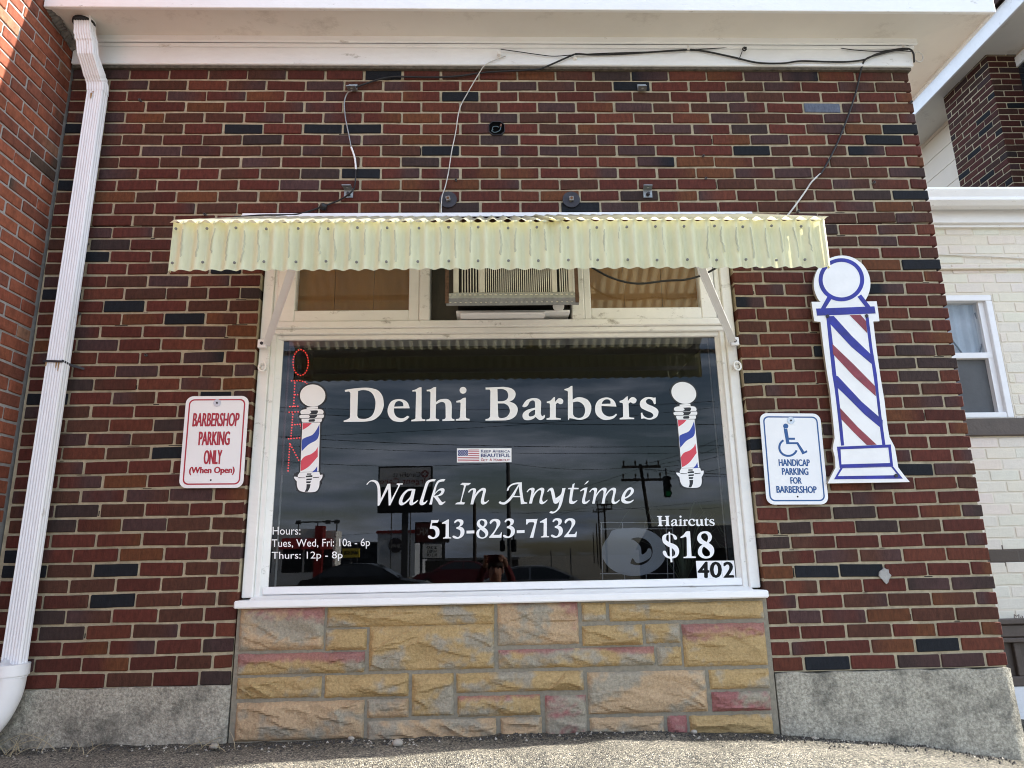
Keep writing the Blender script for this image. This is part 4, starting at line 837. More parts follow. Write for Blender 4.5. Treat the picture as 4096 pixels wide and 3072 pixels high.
# window
wn = MB(); wn.box(wx0, wx1, FY + .0, FY + .1, wz1 - .045, wz1, bev=.004); wn.box(wx1 - .05, wx1, FY + .0, FY + .1, wz0, wz1 - .0455, bev=.004); wn.box(wx0, wx0 + .05, FY, FY + .1, wz0, wz1 - .0455, bev=.004); wn.box(wx0 + .0505, wx1 - .0505, FY + .002, FY + .1, wz0, wz0 + .04, bev=.004)
zr = at(2110, 768, FY + .03).z
wn.box(wx0 + .0505, wx1 - .0505, FY + .025, FY + .09, zr - .022, zr + .022, bev=.003); wn.box(wx1 - .09, wx1 - .0505, FY + .028, FY + .09, wz0 + .0405, wz1 - .046); wn.box(wx0 + .0505, wx0 + .09, FY + .028, FY + .09, wz0 + .0405, wz1 - .046)
wo_ = wn.build('window', M_alu, rb)
mb = MB(); mb.box(wx0 + .08, wx1 - .08, FY + .05, FY + .056, zr + .02, wz1 - .04); mb.build('pane', glass_mat('pane_glass', (.75, .78, .80), 1.6), wo_)
mb = MB(); mb.box(wx0 + .08, wx1 - .08, FY + .065, FY + .069, wz0 + .035, zr - .02); mb.build('screen', mat('insect_screen', (.10, .105, .11), .8, .15, 5), wo_)
mb = MB(); P = []
for j in range(2): P.append([(wx0 + .05 + (wx1 - wx0 - .1) * i / 40, FY + .09 + .012 * math.sin(i * .9) + .006 * math.sin(i * 2.3), wz0 + .03 if j == 0 else wz1 - .03) for i in range(41)])
mb.grid(P); mb.build('net_curtain', mat('net_curtain', (.50, .54, .58), .9, .12, 9), wo_)
for q in (((3.35, 2.45), (3.45, 2.25), (3.56, 2.1), (3.66, 2.3), (3.64, 2.5)), ((3.4, 1.85), (3.5, 1.95), (3.58, 1.78), (3.66, 2.0))):
    mb = MB(); mb.tube(spline3([(x, FY + .072, z) for x, z in q], 8), .006, 6); mb.build('curtain_scroll', mat('scroll_grey', (.12, .13, .14), .8), wo_)
mb = MB(); mb.box(2.2, 10.4, FY - .03, FY + .10, at(2150, 941, FY - .03).z, at(2150, 903, FY - .03).z, bev=.006); mb.build('brown_sill', M_brown, rb)
mb = MB(); zg1, zg0 = at(2100, 404, FY - .22).z, at(2100, 437, FY - .22).z
mb.prism([(2.2, FY - .10, zg0 + .005), (2.2, FY - .17, zg0), (2.2, FY - .205, zg0 + .03), (2.2, FY - .205, zg0 + .055), (2.2, FY - .225, zg1 - .02), (2.2, FY - .22, zg1), (2.2, FY - .10, zg1)], (8.4, 0, 0)); mb.build('gutter', M_white2, rb)
mb = MB(); zq0 = at(2100, 481, FY - .06).z; mb.box(2.2, 10.4, FY - .06, FY + .05, zq0, zg0 + .03, bev=.004); mb.box(2.2, 10.4, FY - .03, FY + .02, zq0 - .02, zq0 - .0005); mb.build('frieze_board', M_white2, rb)
mb = MB(); zc_ = at(2150, 579, FY - .02).z; mb.tube([(2.4, FY - .015, zc_), (10.3, FY - .015, zc_ + .01)], .011, 8); mb.build('conduit', M_cream, rb)
mb = MB(); mb.tube(spline3([(2.6, FY - .01, 2.96), (3.5, FY - .012, 2.93), (4.4, FY - .01, 2.88)], 6), .005, 5); mb.build('wire', mat('painted_wire', (.72, .68, .6), .6), rb)
mb = MB(); mb.add([(2.2, FY - .1, zg1 + .01), (10.4, FY - .1, zg1 + .01), (10.4, 5.4, zg1 + 1.0), (2.2, 5.4, zg1 + 1.0)], [(0, 1, 2, 3)]); mb.build('porch_roof', mat('shingle', (.055, .045, .04), .9, .3, 30), rb)
# brown timber panelling at the foot
zt_ = zlow; mb = MB()
mb.box(2.2, 10.4, FY - .05, FY + .06, zt_ - .035, zt_ - .001, bev=.006); mb.box(2.2, 10.4, FY - .03, FY + .06, zt_ - .12, zt_ - .0355, bev=.010); mb.box(2.2, 10.4, FY - .04, FY + .06, zt_ - .15, zt_ - .1205, bev=.006)
zpb = at(2190, 1482, FY).z
mb.box(2.2, 10.4, FY + .02, FY + .06, zpb + .06, zt_ - .1505); mb.box(2.2, 10.4, FY - .02, FY + .06, zpb, zpb + .0595, bev=.006)
for x in (3.42, 3.98, 4.5, 5.0): mb.box(x, x + .04, FY - .01, FY + .019, zpb + .06, zt_ - .151, bev=.004)
mb.build('timber_panel', M_brown, rb)
mb = MB(); text('Marc', mb, quad_d(2190, 1327, 2226, 1335, FY - .052, 1), 0, .02); mb.build('cast_lettering', mat('cast_letters', (.13, .10, .08), .5), rb)
mb = MB(); mb.box(2.2, 10.4, FY - .01, FY + .2, -.9, zpb - .001, bev=.004); mb.build('plinth', M_white2, rb)
# upper storey: side wall, chimney, eave running away from the viewer
UX = 5.45; CX = 5.12
mb = MB(); mb.box(UX, UX + .2, 1.5, 11, 3.2, 6.2); mb.box(UX + .2, UX + 5, 1.5, 1.7, 3.2, 7.2); 
for j in range(12):
    z = 3.3 + .235 * j; mb.box(UX - .012, UX - .0005, 1.5, 11, z, z + .228)
mb.build('upper_siding', M_cream_s, rb)
def atx(x, y, X): d = ray(x * S4, y * S4); t = X / d.x; return Vector((X, d.y * t - DIST, EYE + d.z * t))
cn_ = atx(2127, 104, CX); cf_ = atx(2034, 199, CX)
cy0, cy1 = cn_.y, cf_.y; rows = []
mb = MB()
for k in range(64):
    z1 = 6.3 - .0687 * k; o = 0 if k % 2 else .1; rows.append((z1 - .0687, z1, [0] + [(.102 if k % 2 else .206) + .2095 * n for n in range(int((cy1 - cy0) / .2095))] + [cy1 - cy0]))
def dcol(ri, x, rng): return (tuple(q * .62 for q in brick_col(rng.choices('RBDPK', (9, 2, 1.5, 1, 1))[0], rng)),) * 2  # shade under the eave is put into the brick colour
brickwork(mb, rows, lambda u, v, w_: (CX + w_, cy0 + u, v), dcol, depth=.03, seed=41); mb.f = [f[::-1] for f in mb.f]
nf = len(mb.f); rows_b = [(a, b, [0, .105 if k % 2 else .21, .325]) for k, (a, b, _) in enumerate(rows)]
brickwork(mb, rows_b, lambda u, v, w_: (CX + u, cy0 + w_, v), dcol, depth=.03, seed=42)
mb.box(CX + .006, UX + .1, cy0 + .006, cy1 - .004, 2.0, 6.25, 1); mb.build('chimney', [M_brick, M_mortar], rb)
EX = 4.95; re_ = lambda x, y: ray(x, y)
d1_ = ray(3665, 453); zf_lo = EYE + EX * d1_.z / d1_.x; d2_ = ray(3657, 392); zf_hi = EYE + EX * d2_.z / d2_.x
mb = MB(); mb.box(EX, EX + .03, .6, 12, zf_lo, zf_hi, bev=.004); mb.build('eave_board', M_white2, rb)
mb = MB(); mb.box(EX + .031, UX + .3, .6, 12, zf_lo + .03, zf_lo + .06); mb.build('eave_soffit', M_soffit, rb)
mb = MB(); mb.add([(EX - .05, .55, zf_hi + .002), (EX - .05, 12, zf_hi + .002), (EX + 4, 12, zf_hi + 2.6), (EX + 4, .55, zf_hi + 2.6)], [(0, 1, 2, 3)]); mb.add([(EX - .05, .55, zf_hi + .003), (EX - .05, 12, zf_hi + .003), (EX - .05, 12, zf_hi + .055), (EX - .05, .55, zf_hi + .055)], [(0, 1, 2, 3)]); mb.add([(EX - .05, .55, zf_hi + .055), (EX - .05, 12, zf_hi + .055), (EX + 4, 12, zf_hi + 2.66), (EX + 4, .55, zf_hi + 2.66)], [(0, 3, 2, 1)])
mb.build('upper_roof', mat('brown_shingle', (.05, .028, .022), .9, .3, 40), rb)
u0 = atx(2172, 145, UX - .05); mb = MB(); uy1 = u0.y; uz1 = u0.z
mb.box(UX - .04, UX - .012, uy1 - 1.2, uy1, uz1 - .09, uz1 + .02, bev=.004); mb.box(UX - .038, UX - .012, uy1 - .10, uy1 - .02, uz1 - 1.5, uz1 - .0905, bev=.004)
uw = mb.build('upper_window', M_white2, rb); mb = MB(); mb.box(UX - .02, UX - .014, uy1 - 1.1, uy1 - .101, uz1 - 1.5, uz1 - .092); mb.build('pane', mat('dark_pane', (.02, .025, .03), .1, 0, bump=0, spec=.8), uw)

# ------------------------------------------------------------------ parking signs
def sign(crp, corners, label, ink, washer, hole, border_in, items, Yp=-.022):
    tl, tr, br, bl = [crp(x, y, Yp) for x, y in corners]
    ctr = (tl + tr + br + bl) / 4
    t = thing('parking_sign', label, 'sign', (ctr.x, Yp, min(bl.z, br.z)))
    def uv(u, v, k=0): return (tl * (1 - u) + tr * u) * (1 - v) + (bl * (1 - u) + br * u) * v - Vector((0, k, 0))
    def rr(m_, r_):   # rounded rectangle in sign inches (12 x 18)
        P = []
        for cx, cy, a0 in ((12 - m_ - r_, m_ + r_, -90), (12 - m_ - r_, 18 - m_ - r_, 0), (m_ + r_, 18 - m_ - r_, 90), (m_ + r_, m_ + r_, 180)):
            for k in range(7): a = math.radians(a0 + 15 * k); P.append((cx + r_ * math.cos(a), cy + r_ * math.sin(a)))
        return P
    mb = MB(); mb.prism([uv(x / 12, y / 18) for x, y in rr(0, 1.45)], (0, .0022, 0)); mb.build('plate', [M_sign], t)
    mb = MB(); filled([[(x * 100, y * 100) for x, y in rr(border_in, 1.05)], [(x * 100, y * 100) for x, y in rr(border_in + .26, .85)]], lambda x, y: uv(x / 1200, y / 1800, .0006), mb); mb.build('border', ink, t)
    for it in items:
        mb = MB()
        if it[0] == 'text': text(it[1], mb, [crp(x, y, Yp - .0007) for x, y in it[2]], 0, it[3])
        else: filled(it[1], lambda x, y: crp(x, y, Yp - .0007), mb)
        mb.build(it[0] if it[0] != 'text' else 'lettering', ink, t)
    wc = crp(*washer, Yp - .001); mb = MB(); mb.disc(wc, .0185, (0, -1, 0), 24, .0016); mb.disc(wc - Vector((0, .0016, 0)), .005, (0, -1, 0), 8, .003, 1); mb.build('washer', [mat('washer', (.50, .53, .56), .35, .15, 60, metal=.6), M_dark_iron], t)
    mb = MB(); mb.disc(crp(*hole, Yp - .0008), .0045, (0, -1, 0), 12); mb.build('bolt_hole', M_black, t)
    # bolt standing the plate off the wall
    mb = MB(); mb.tube([(wc.x, Yp + .003, wc.z), (wc.x, .02, wc.z)], .006, 8); mb.build('bolt', M_dark_iron, t)
    return t
cC = crop(100, 1550, 900 / 2212); cG = crop(2950, 1550, 1100 / 2212)
ql = lambda x0, y0, x1, y1, s=0, dy=0: [(x0, y0), (x1, y0 + dy), (x1 - s, y1 + dy), (x0 - s, y1)]
sign(cC, [(1586, 86), (2203, 82), (2143, 986), (1511, 990)], 'white barbershop parking sign with red lettering on the brick left of the window', M_red, (1889, 152), (1826, 910), .62,
     [('text', 'BARBERSHOP', ql(1660, 252, 2110, 383, 14, -3), .03), ('text', 'PARKING', ql(1716, 434, 2016, 568, 10, -2), .032), ('text', 'ONLY', ql(1766, 617, 1938, 755, 10, -2), .032), ('text', '(When Open)', ql(1620, 782, 2062, 862, 8, -3), .05)])
wheel = circ(408, 482, 80, 76, 28, 20, 238) ; wheel_in = circ(408, 482, 63, 60, 28, 20, 238)[::-1]
handi = [[circ(388, 311, 21)], [[(371, 330), (397, 327), (412, 404), (462, 404), (462, 420), (414, 421), (417, 440), (487, 440), (537, 516), (557, 505), (563, 520), (523, 538), (476, 455), (393, 455)]], [wheel + wheel_in]]
sign(cG, [(176, 206), (664, 210), (734, 940), (236, 942)], 'white handicap parking sign with blue wheelchair symbol and lettering beside the painted barber pole', M_blue, (429, 265), (484, 878), .62,
     [('wheelchair_symbol', sum(handi, [])), ('text', 'HANDICAP', ql(331, 577, 578, 630, -4, 2), .045), ('text', 'PARKING', ql(357, 648, 566, 702, -4, 1), .045), ('text', 'FOR', ql(425, 722, 512, 774, -4, 0), .045), ('text', 'BARBERSHOP', ql(313, 792, 633, 846, -4, 3), .045)])

# ------------------------------------------------------------------ painted wooden barber pole board
FX = lambda x, y: (2900 + .45208 * x, 850 + .45208 * y)
GX = lambda x, y: (2950 + .49729 * x, 1550 + .49729 * y)
BY = -.045
def bp(k): return lambda x, y: fat(x, y, BY - k)
arc = [FX(1036 + 251 * math.cos(math.radians(a)), 632 + 252 * math.sin(math.radians(a))) for a in range(143, 400, 8)]
outl = arc + [FX(*p) for p in ((1252, 787), (1342, 785), (1355, 870), (1367, 962), (1312, 964), (1340, 1200), (1375, 1450))] + [GX(*p) for p in ((1183, 110), (1205, 300), (1222, 398), (1245, 440), (1266, 482), (1280, 560), (1293, 642), (1340, 705), (1386, 760), (1100, 765), (725, 771), (757, 705), (788, 645), (783, 560), (766, 495), (772, 450), (782, 408), (775, 330), (760, 180), (745, 30))] + [FX(*p) for p in ((900, 1400), (870, 1180), (845, 968), (790, 962), (778, 880), (765, 790), (848, 790))]
bd = thing('barber_pole_board', 'flat white board painted as a red and blue barber pole, right of the window', 'sign', fat(*GX(1050, 768), BY))
mb = MB(); mb.prism([fat(x, y, BY) for x, y in outl][::-1], (0, .018, 0), 0, 1); mb.build('board', [mat('board_white', (.80, .79, .77), .45, .05, 10, .1, 30, spec=.4), mat('board_edge', (.35, .30, .24), .9, .3, 40)], bd)
M_bpb = mat('board_blue', (.008, .009, .24), .3, .35, 14, .25, 30, spec=.5, dirt=(.006, .006, .07), dscale=11, dpos=(.58, .72)); M_bpr = mat('board_red', (.21, .018, .028), .35, .35, 14, .25, 30, spec=.5, dirt=(.30, .045, .07), dscale=9, dpos=(.5, .8))
def paint(name, polys, m, k, holes=()):
    mb = MB(); filled([list(p) for p in polys], bp(k), mb); mb.build(name, m, bd)
paint('ring', [[FX(1030 + 202 * math.cos(t * PI / 24), 595 + 191 * math.sin(t * PI / 24)) for t in range(48)], [FX(1030 + 166 * math.cos(t * PI / 24), 594 + 157 * math.sin(t * PI / 24)) for t in range(48)]], M_bpb, .0008)
paint('neck_line', [[FX(*p) for p in ((908, 742), (944, 762), (888, 850), (848, 850))]], M_bpb, .001); paint('neck_line', [[FX(*p) for p in ((1172, 745), (1205, 725), (1292, 838), (1248, 842))]], M_bpb, .001)
paint('top_bar', [[FX(*p) for p in ((805, 850), (1323, 830), (1333, 893), (1000, 906), (815, 913))]], M_bpb, .0012)
paint('side_line', [[FX(*p) for p in ((895, 912), (925, 912), (957, 1180), (985, 1440))] + [GX(*p) for p in ((828, 180), (845, 330), (858, 466), (833, 468), (818, 330), (800, 165), (780, 0))] + [FX(*p) for p in ((950, 1440), (922, 1180))]], M_bpb, .0006)
paint('side_line', [[FX(*p) for p in ((1240, 905), (1268, 905), (1305, 1200), (1345, 1440))] + [GX(*p) for p in ((1138, 60), (1158, 230), (1190, 462), (1165, 466), (1140, 280), (1118, 80))] + [FX(*p) for p in ((1310, 1420), (1275, 1180))]], M_bpb, .0006)
paint('blue_stripe', [[FX(*p) for p in ((915, 918), (962, 915), (1120, 1090), (1308, 1272), (1312, 1352), (1120, 1190), (930, 985))]], M_bpb, .0010)
paint('blue_stripe', [[FX(965, 1432), FX(1000, 1450)] + [GX(*p) for p in ((1000, 115), (1168, 262), (1168, 338), (1020, 215))] + [FX(*p) for p in ((1060, 1612), (972, 1528))]], M_bpb, .0010)
paint('red_stripe', [[FX(*p) for p in ((1102, 908), (1198, 904), (1248, 960), (1258, 1068), (1180, 985))]], M_bpr, .0009)
paint('red_stripe', [[FX(*p) for p in ((950, 1163), (1140, 1345), (1330, 1538), (1335, 1626), (1140, 1450), (956, 1252))]], M_bpr, .0009)
paint('red_stripe', [[GX(*p) for p in ((824, 163), (970, 320), (1120, 460), (1040, 463), (930, 355), (832, 252))]], M_bpr, .0009)
paint('base_frame', [[GX(*p) for p in ((800, 476), (1233, 458), (1252, 632), (822, 647))], [GX(*p) for p in ((829, 498), (1213, 483), (1228, 607), (836, 618))]], M_bpb, .0011)
paint('base_skirt', [[GX(*p) for p in ((828, 648), (1250, 633), (1330, 733), (777, 738))], [GX(*p) for p in ((846, 650), (1236, 638), (1290, 705), (806, 713))]], M_bpb, .0013)
for q in ((FX(905, 918)), (FX(1252, 915)), GX(1275, 709)):
    c = fat(*q, BY - .0015); mb = MB(); mb.disc(c, .009, (0, -1, 0), 10, .004); mb.build('screw', M_dark_iron, bd)
mb = MB()
for q in (FX(1030, 700), GX(1020, 620)): c = fat(*q, 0); mb.box(c.x - .03, c.x + .03, BY + .0185, .0, c.z - .02, c.z + .02)
mb.build('spacer', M_wood_panel, bd)

# ------------------------------------------------------------------ fixings left on the brick
def angle_bracket(px, py, up, label):
    c = at(px, py, 0); t = thing('angle_bracket', label, 'bracket', (c.x, 0, c.z), 'steel angle brackets bolted to the brick above the awning'); wv = .024; h = .042; th = .004; d = .042
    mb = MB()
    z0, z1 = (c.z - .012, c.z + .03) if up else (c.z - .045, c.z)
    mb.box(c.x - wv, c.x + wv, -.009, -.004, z0, z1); zz = z0 if up else z1
    mb.prism([(c.x - wv, -.009, zz), (c.x + wv, -.009, zz), (c.x + wv - .006, -.009 - d, zz + .004), (c.x - wv - .006, -.009 - d, zz + .004)], (0, 0, th if not up else -th)); mb.build('angle_plate', M_zinc, t)
    mb = MB(); zb = (z0 + z1) / 2 - .006; mb.tube([(c.x, .01, zb), (c.x, -.03, zb)], .007, 8); mb.tube([(c.x, -.009, zb), (c.x, -.017, zb)], .011, 6); mb.build('bolt', M_dark_iron, t)
    mb = MB(); zq = zz + (-.0046 if up else -.0006); mb.disc((c.x - .003, -.034, zq), .007, (0, 0, -1), 10); mb.build('slot', mat('slot_pale', (.5, .5, .48), .6), t)
angle_bracket(763, 194, True, 'upper left of four angle brackets on the brick, with cables tied to it'); angle_bracket(1386, 194, True, 'upper right of four angle brackets on the brick, on a dark blue brick')
angle_bracket(754, 412, False, 'lower left of four angle brackets, crossed by a black cable above the awning'); angle_bracket(1398, 412, False, 'lower right of four angle brackets, with no cable on it')
for px, lab in ((968, 'round dark anchor plate with square bolt, crossed by the thin white wire'), (1234, 'round dark anchor plate with square bolt, the right one with no wire')):
    c = at(px, 431, -.008); t = thing('anchor_plate', lab, 'anchor plate', (c.x, 0, c.z), 'round anchor plates above the awning')
    mb = MB(); mb.disc((c.x, -.004, c.z), .047, (0, -1, 0), 32, .006); mb.build('disc', M_dark_iron, t)
    mb = MB(); a = .3 if px < 1000 else .08
    P = [(c.x + .016 * math.cos(a + k * PI / 2 + PI / 4), -.010, c.z + .016 * math.sin(a + k * PI / 2 + PI / 4)) for k in range(4)]
    mb.prism(P, (0, -.016, 0)); mb.disc((c.x, -.0262, c.z), .007, (0, -1, 0), 10, .003, 1); mb.build('square_nut', [mat('nut', (.26, .24, .22), .7, .3, 80), M_rust], t)
c = at(1073, 278, 0); jb = thing('junction_box', 'open black octagonal electrical box with loose wires set in the upper brick wall', 'electrical box', (c.x, 0, c.z))
def octo(r_, y): return [(c.x + r_ * x, y, c.z + r_ * .93 * z) for x, z in ((-.55, 1), (.55, 1), (1, .55), (1, -.55), (.55, -1), (-.55, -1), (-1, -.55), (-1, .55))]
mb = MB(); o1, o2, o3, o4 = octo(.044, -.008), octo(.0415, -.008), octo(.0415, -.003), octo(.044, .01)
for k in range(8): j = (k + 1) % 8; mb.add([o1[k], o1[j], o2[j], o2[k]], [(0, 1, 2, 3)]); mb.add([o2[k], o2[j], o3[j], o3[k]], [(0, 1, 2, 3)]); mb.add([o1[k], o4[k], o4[j], o1[j]], [(0, 1, 2, 3)])
mb.add(o3, [tuple(range(8))], 1); mb.build('box', [M_dark_iron, mat('box_inside', (.004, .004, .004), 1, 0, bump=0, spec=0)], jb)  # near-black back plate paints the dark of a deeper recess
mb = MB(); mb.tube(spline3([(c.x - .02, -.006, c.z - .01), (c.x - .028, -.009, c.z - .02), (c.x - .01, -.010, c.z - .03), (c.x + .015, -.012, c.z - .02), (c.x + .022, -.010, c.z + .0), (c.x + .024, -.009, c.z + .012)], 6), .0022, 6)
mb.tube(spline3([(c.x - .026, -.007, c.z - .015), (c.x - .02, -.011, c.z + .004), (c.x, -.013, c.z + .006), (c.x + .012, -.008, c.z + .003)], 6), .0022, 6); mb.build('loose_wire', mat('teal_wire', (.10, .15, .17), .5), jb)
mb = MB(); mb.tube([(c.x + .021, -.010, c.z + .006), (c.x + .025, -.009, c.z + .022)], [.006, .004], 8); mb.build('wire_nut', mat('wire_nut', (.16, .07, .045), .6), jb)
anch = None
for px, py in ((303.2, 217.4), (443.3, 464.2), (189, 526.4), (985, 390.4), (1967, 222.2), (1518.6, 338.4), (1524, 386.9), (1886.7, 395.5), (1723.6, 457.4), (171.3, 677.5), (316.7, 768), (317, 768)):
    p = at(px, py, 0)
    if anch is None:
        mb = MB(); n = 10
        for y0, y1 in ((-.014, .01),):
            ro, ri = .0068, .0042
            A = [(p.x + ro * math.cos(k * 2 * PI / n), -.014, p.z + ro * math.sin(k * 2 * PI / n)) for k in range(n)]; B = [(p.x + ri * math.cos(k * 2 * PI / n), -.014, p.z + ri * math.sin(k * 2 * PI / n)) for k in range(n)]
            C2 = [(q[0], .012, q[2]) for q in A]; D2 = [(q[0], -.002, q[2]) for q in B]
            for k in range(n): j = (k + 1) % n; mb.add([A[k], A[j], B[j], B[k]], [(0, 1, 2, 3)]); mb.add([A[k], C2[k], C2[j], A[j]], [(0, 1, 2, 3)]); mb.add([B[k], B[j], D2[j], D2[k]], [(0, 1, 2, 3)], 1)
            mb.add(D2, [tuple(range(n))], 1)
        anch = mb.build('wall_anchor', [mat('lead', (.11, .10, .10), .7, .2, 60, metal=.3), M_black], None, 'small grey tube anchor sticking out of the brick wall', 'wall anchor', 'tube anchors in the brick wall'); a0 = Vector((p.x, 0, p.z)); al = Vector(anch.location)
    elif px != 317:
        k = anch.copy(); col.objects.link(k); k.location = al + Vector((p.x, 0, p.z)) - a0
for px, py, lab in ((570, 795, 'white painted eye hook on the left jamb of the window'), (1589, 793, 'white painted eye hook on the right jamb of the window')):
    p = at(px, py, .02); mb = MB(); mb.tube([(p.x + .018 * math.cos(k * PI / 8), -.005 + .004 * math.sin(k * PI / 8), p.z + .024 * math.sin(k * PI / 8)) for k in range(17)], .0055, 8); mb.box(p.x - .014, p.x + .014, .006, .031, p.z - .012, p.z + .012, bev=.004); mb.tube([(p.x, .02, p.z), (p.x, -.008, p.z + .02)], .005, 6)
    mb.build('eye_hook', M_white, None, lab, 'hook', 'eye hooks on the window jambs')
# mortar patch on the right hand brickwork
p = at(1912, 1243, -.004); mb = MB(); rp_ = random.Random(2); n = 16
P = [(p.x + (.026 + .012 * rp_.random()) * math.cos(k * 2 * PI / n) * .8, -.006, p.z + (.026 + .016 * rp_.random()) * math.sin(k * 2 * PI / n)) for k in range(n)]
mb.prism(P[::-1], (0, .012, 0)); mb.build('mortar_patch', M_mortar_grey, None, 'grey blob of mortar smeared on the brick below the handicap sign', 'mortar patch')

# ------------------------------------------------------------------ cables
K2 = lambda x, y, Y=-.012: fat(1300 + .63291 * x, .63291 * y, Y)
K3 = lambda x, y, Y=-.012: fat(2696 + .63291 * x, .63291 * y, Y)
K1 = lambda x, y, Y=-.012: fat(.63291 * x, .63291 * y, Y)
def cable(pts, r, m, label, name='cable'):
    mb = MB(); mb.tube(spline3(pts, 6), r, 6); return mb.build(name, m, None, label, 'cable')
fy = -.042
cable([K3(1518, 395, fy), K3(1512, 335, fy - .02), K3(1480, 308, fy - .015), K3(1400, 313, fy), K3(1280, 342, fy), K3(1205, 376, fy), K3(1100, 390, fy), K3(960, 390, fy), K3(800, 386, fy), K3(680, 400, fy), K3(520, 395, fy), K3(350, 356, fy), K3(150, 318, fy), K3(0, 320, fy), K2(1900, 340, fy), K2(1700, 346, fy), K2(1600, 341, fy - .005), K2(1560, 350, fy - .005), K2(1400, 420, fy), K2(1330, 440, fy + .01), K2(1100, 452, -.02), K2(990, 460, -.016), K2(850, 480), K2(700, 488), K2(500, 485), K2(430, 485), K2(330, 505), K2(210, 545, -.02), K2(180, 556, -.025)], .0052, M_cable, 'long black cable sagging along the white frieze to the upper left bracket')
cable([K3(1500, 325, fy - .01), K3(1360, 318, fy), K3(1290, 325, fy), K3(1130, 315, fy), K3(950, 290, fy), K3(740, 280, fy), K3(500, 292, fy), K3(250, 306, fy), K3(0, 322, fy - .004), K2(1800, 335, fy - .004), K2(1590, 345, fy - .01), K2(1450, 355, fy), K2(1350, 345, fy), K2(1230, 328, fy), K2(1110, 311, fy - .01)], .0026, M_cable, 'thin dark wire looping along the frieze to the small white insulator')
cable([K3(1480, 312, fy - .02), K3(1400, 318, fy - .006), K3(1290, 345, fy - .004), K3(1215, 372, fy - .004), K3(1185, 430, -.02), K3(1150, 580), K3(1090, 760), K3(1020, 930), K3(940, 1080), K3(905, 1118)], .0050, M_cable, 'dark cable dropping down the right part of the brick wall from the frieze corner')
cable([K3(925, 1098), K3(870, 1150), K3(830, 1210), K3(780, 1280), K3(735, 1340), K3(708, 1370)], .0050, M_cable_w, 'pale frayed lower end of the cable running down to the right of the awning')
cable([K2(1140, 355, fy), K2(1020, 405, fy), K2(970, 470, -.02), K2(900, 590), K2(850, 690), K2(825, 840), K2(800, 960), K2(780, 1090), K2(760, 1180, -.02), K2(740, 1240, -.03), K2(735, 1300, -.02), K2(735, 1350, -.02)], .0030, M_cable_w, 'thin white wire hanging from the frieze across the round anchor plate to the awning')
cable([K2(170, 575, -.04), K2(140, 592, -.02), K2(122, 650), K2(130, 750), K2(150, 850), K2(165, 930)], .0042, M_zinc, 'grey cable hanging below the upper left bracket')
cable([K2(165, 930), K2(178, 965), K2(188, 1000), K2(193, 1040), K2(195, 1070)], .0055, M_vinyl_white, 'white taped length of the cable between the two left brackets')
cable([K2(195, 1070), K2(190, 1160, -.02), K2(170, 1210, -.05), K2(100, 1260, -.02), K2(0, 1300), K1(1900, 1350, -.02), K1(1780, 1358, -.03), K1(1650, 1360, -.03), K1(1480, 1372, -.03)], .0045, M_cable, 'black cable running from the lower left bracket to the left end of the awning')
p = K2(-10, 1308, -.02); mb = MB(); mb.tube([(p.x - .018, p.y, p.z - .006), (p.x - .008, p.y, p.z), (p.x + .008, p.y, p.z + .002), (p.x + .018, p.y, p.z + .004)], [.008, .02, .02, .006], 10); mb.build('splice', M_cable, None, 'black round splice on the cable just above the left end of the awning', 'cable splice')
A5b = lambda x, y, Y: fat(2000 + .49729 * x, 950 + .49729 * y, Y)
cable([A5b(640, 180, -.03), A5b(780, 265, -.05), A5b(900, 325, -.06), A5b(1030, 362, -.06), A5b(1150, 370, -.06), A5b(1330, 348, -.06), A5b(1480, 340, -.08), A5b(1620, 305, -.1), A5b(1750, 240, -.15), A5b(1850, 190, -.2)], .0055, M_cable, 'black cable drooping across the right transom window under the awning')
p = K3(1545, 360, -.05); mb = MB(); mb.tube([(p.x + .026 * math.cos(k * PI / 8), p.y, p.z + .034 * math.sin(k * PI / 8)) for k in range(17)], .0035, 6); mb.build('cable_loop', M_cable_w, None, 'small loop of pale cable hanging off the right end of the frieze', 'cable loop')
p = K2(1100, 335, -.05); mb = MB(); mb.tube([(p.x, -.03, p.z), (p.x, -.06, p.z - .004)], .011, 10); mb.tube([(p.x, -.045, p.z), (p.x + .008, -.055, p.z - .02)], .006, 8); mb.build('insulator', M_white, None, 'small white insulator knob screwed to the middle of the frieze', 'insulator')
p = K3(443, 316, -.05); q = K3(410, 378, -.045); mb = MB(); mb.tube([(p.x + .012 * math.cos(k * PI / 5) * (1 - k / 30), -.05 - .001 * k, p.z + .014 * math.sin(k * PI / 5) * (1 - k / 30)) for k in range(22)], .004, 6); mb.tube([p - Vector((.012, 0, .01)), q], .0025, 6); mb.build('wire_hook', M_cable, None, 'black coiled wire hook fixed to the frieze above the long cable', 'hook')
clip = None
for x, y, f in ((1580, 365, K2), (90, 312, K3), (1450, 300, K3)):
    p = f(x, y, fy); mb = MB(); mb.box(p.x - .010, p.x + .010, -.047, -.029, p.z - .008, p.z + .006, bev=.003); mb.tube([(p.x, -.046, p.z + .004), (p.x - .002, -.05, p.z + .02)], .003, 6)
    mb.build('cable_clip', M_white, None, {1580: 'white cable clip on the frieze, where the thin wire joins the black cable', 90: 'white tie round the cables near the coiled wire hook', 1450: 'white tie round the cable bundle at the right end of the frieze'}[x], 'cable clip', 'cable clips on the frieze')

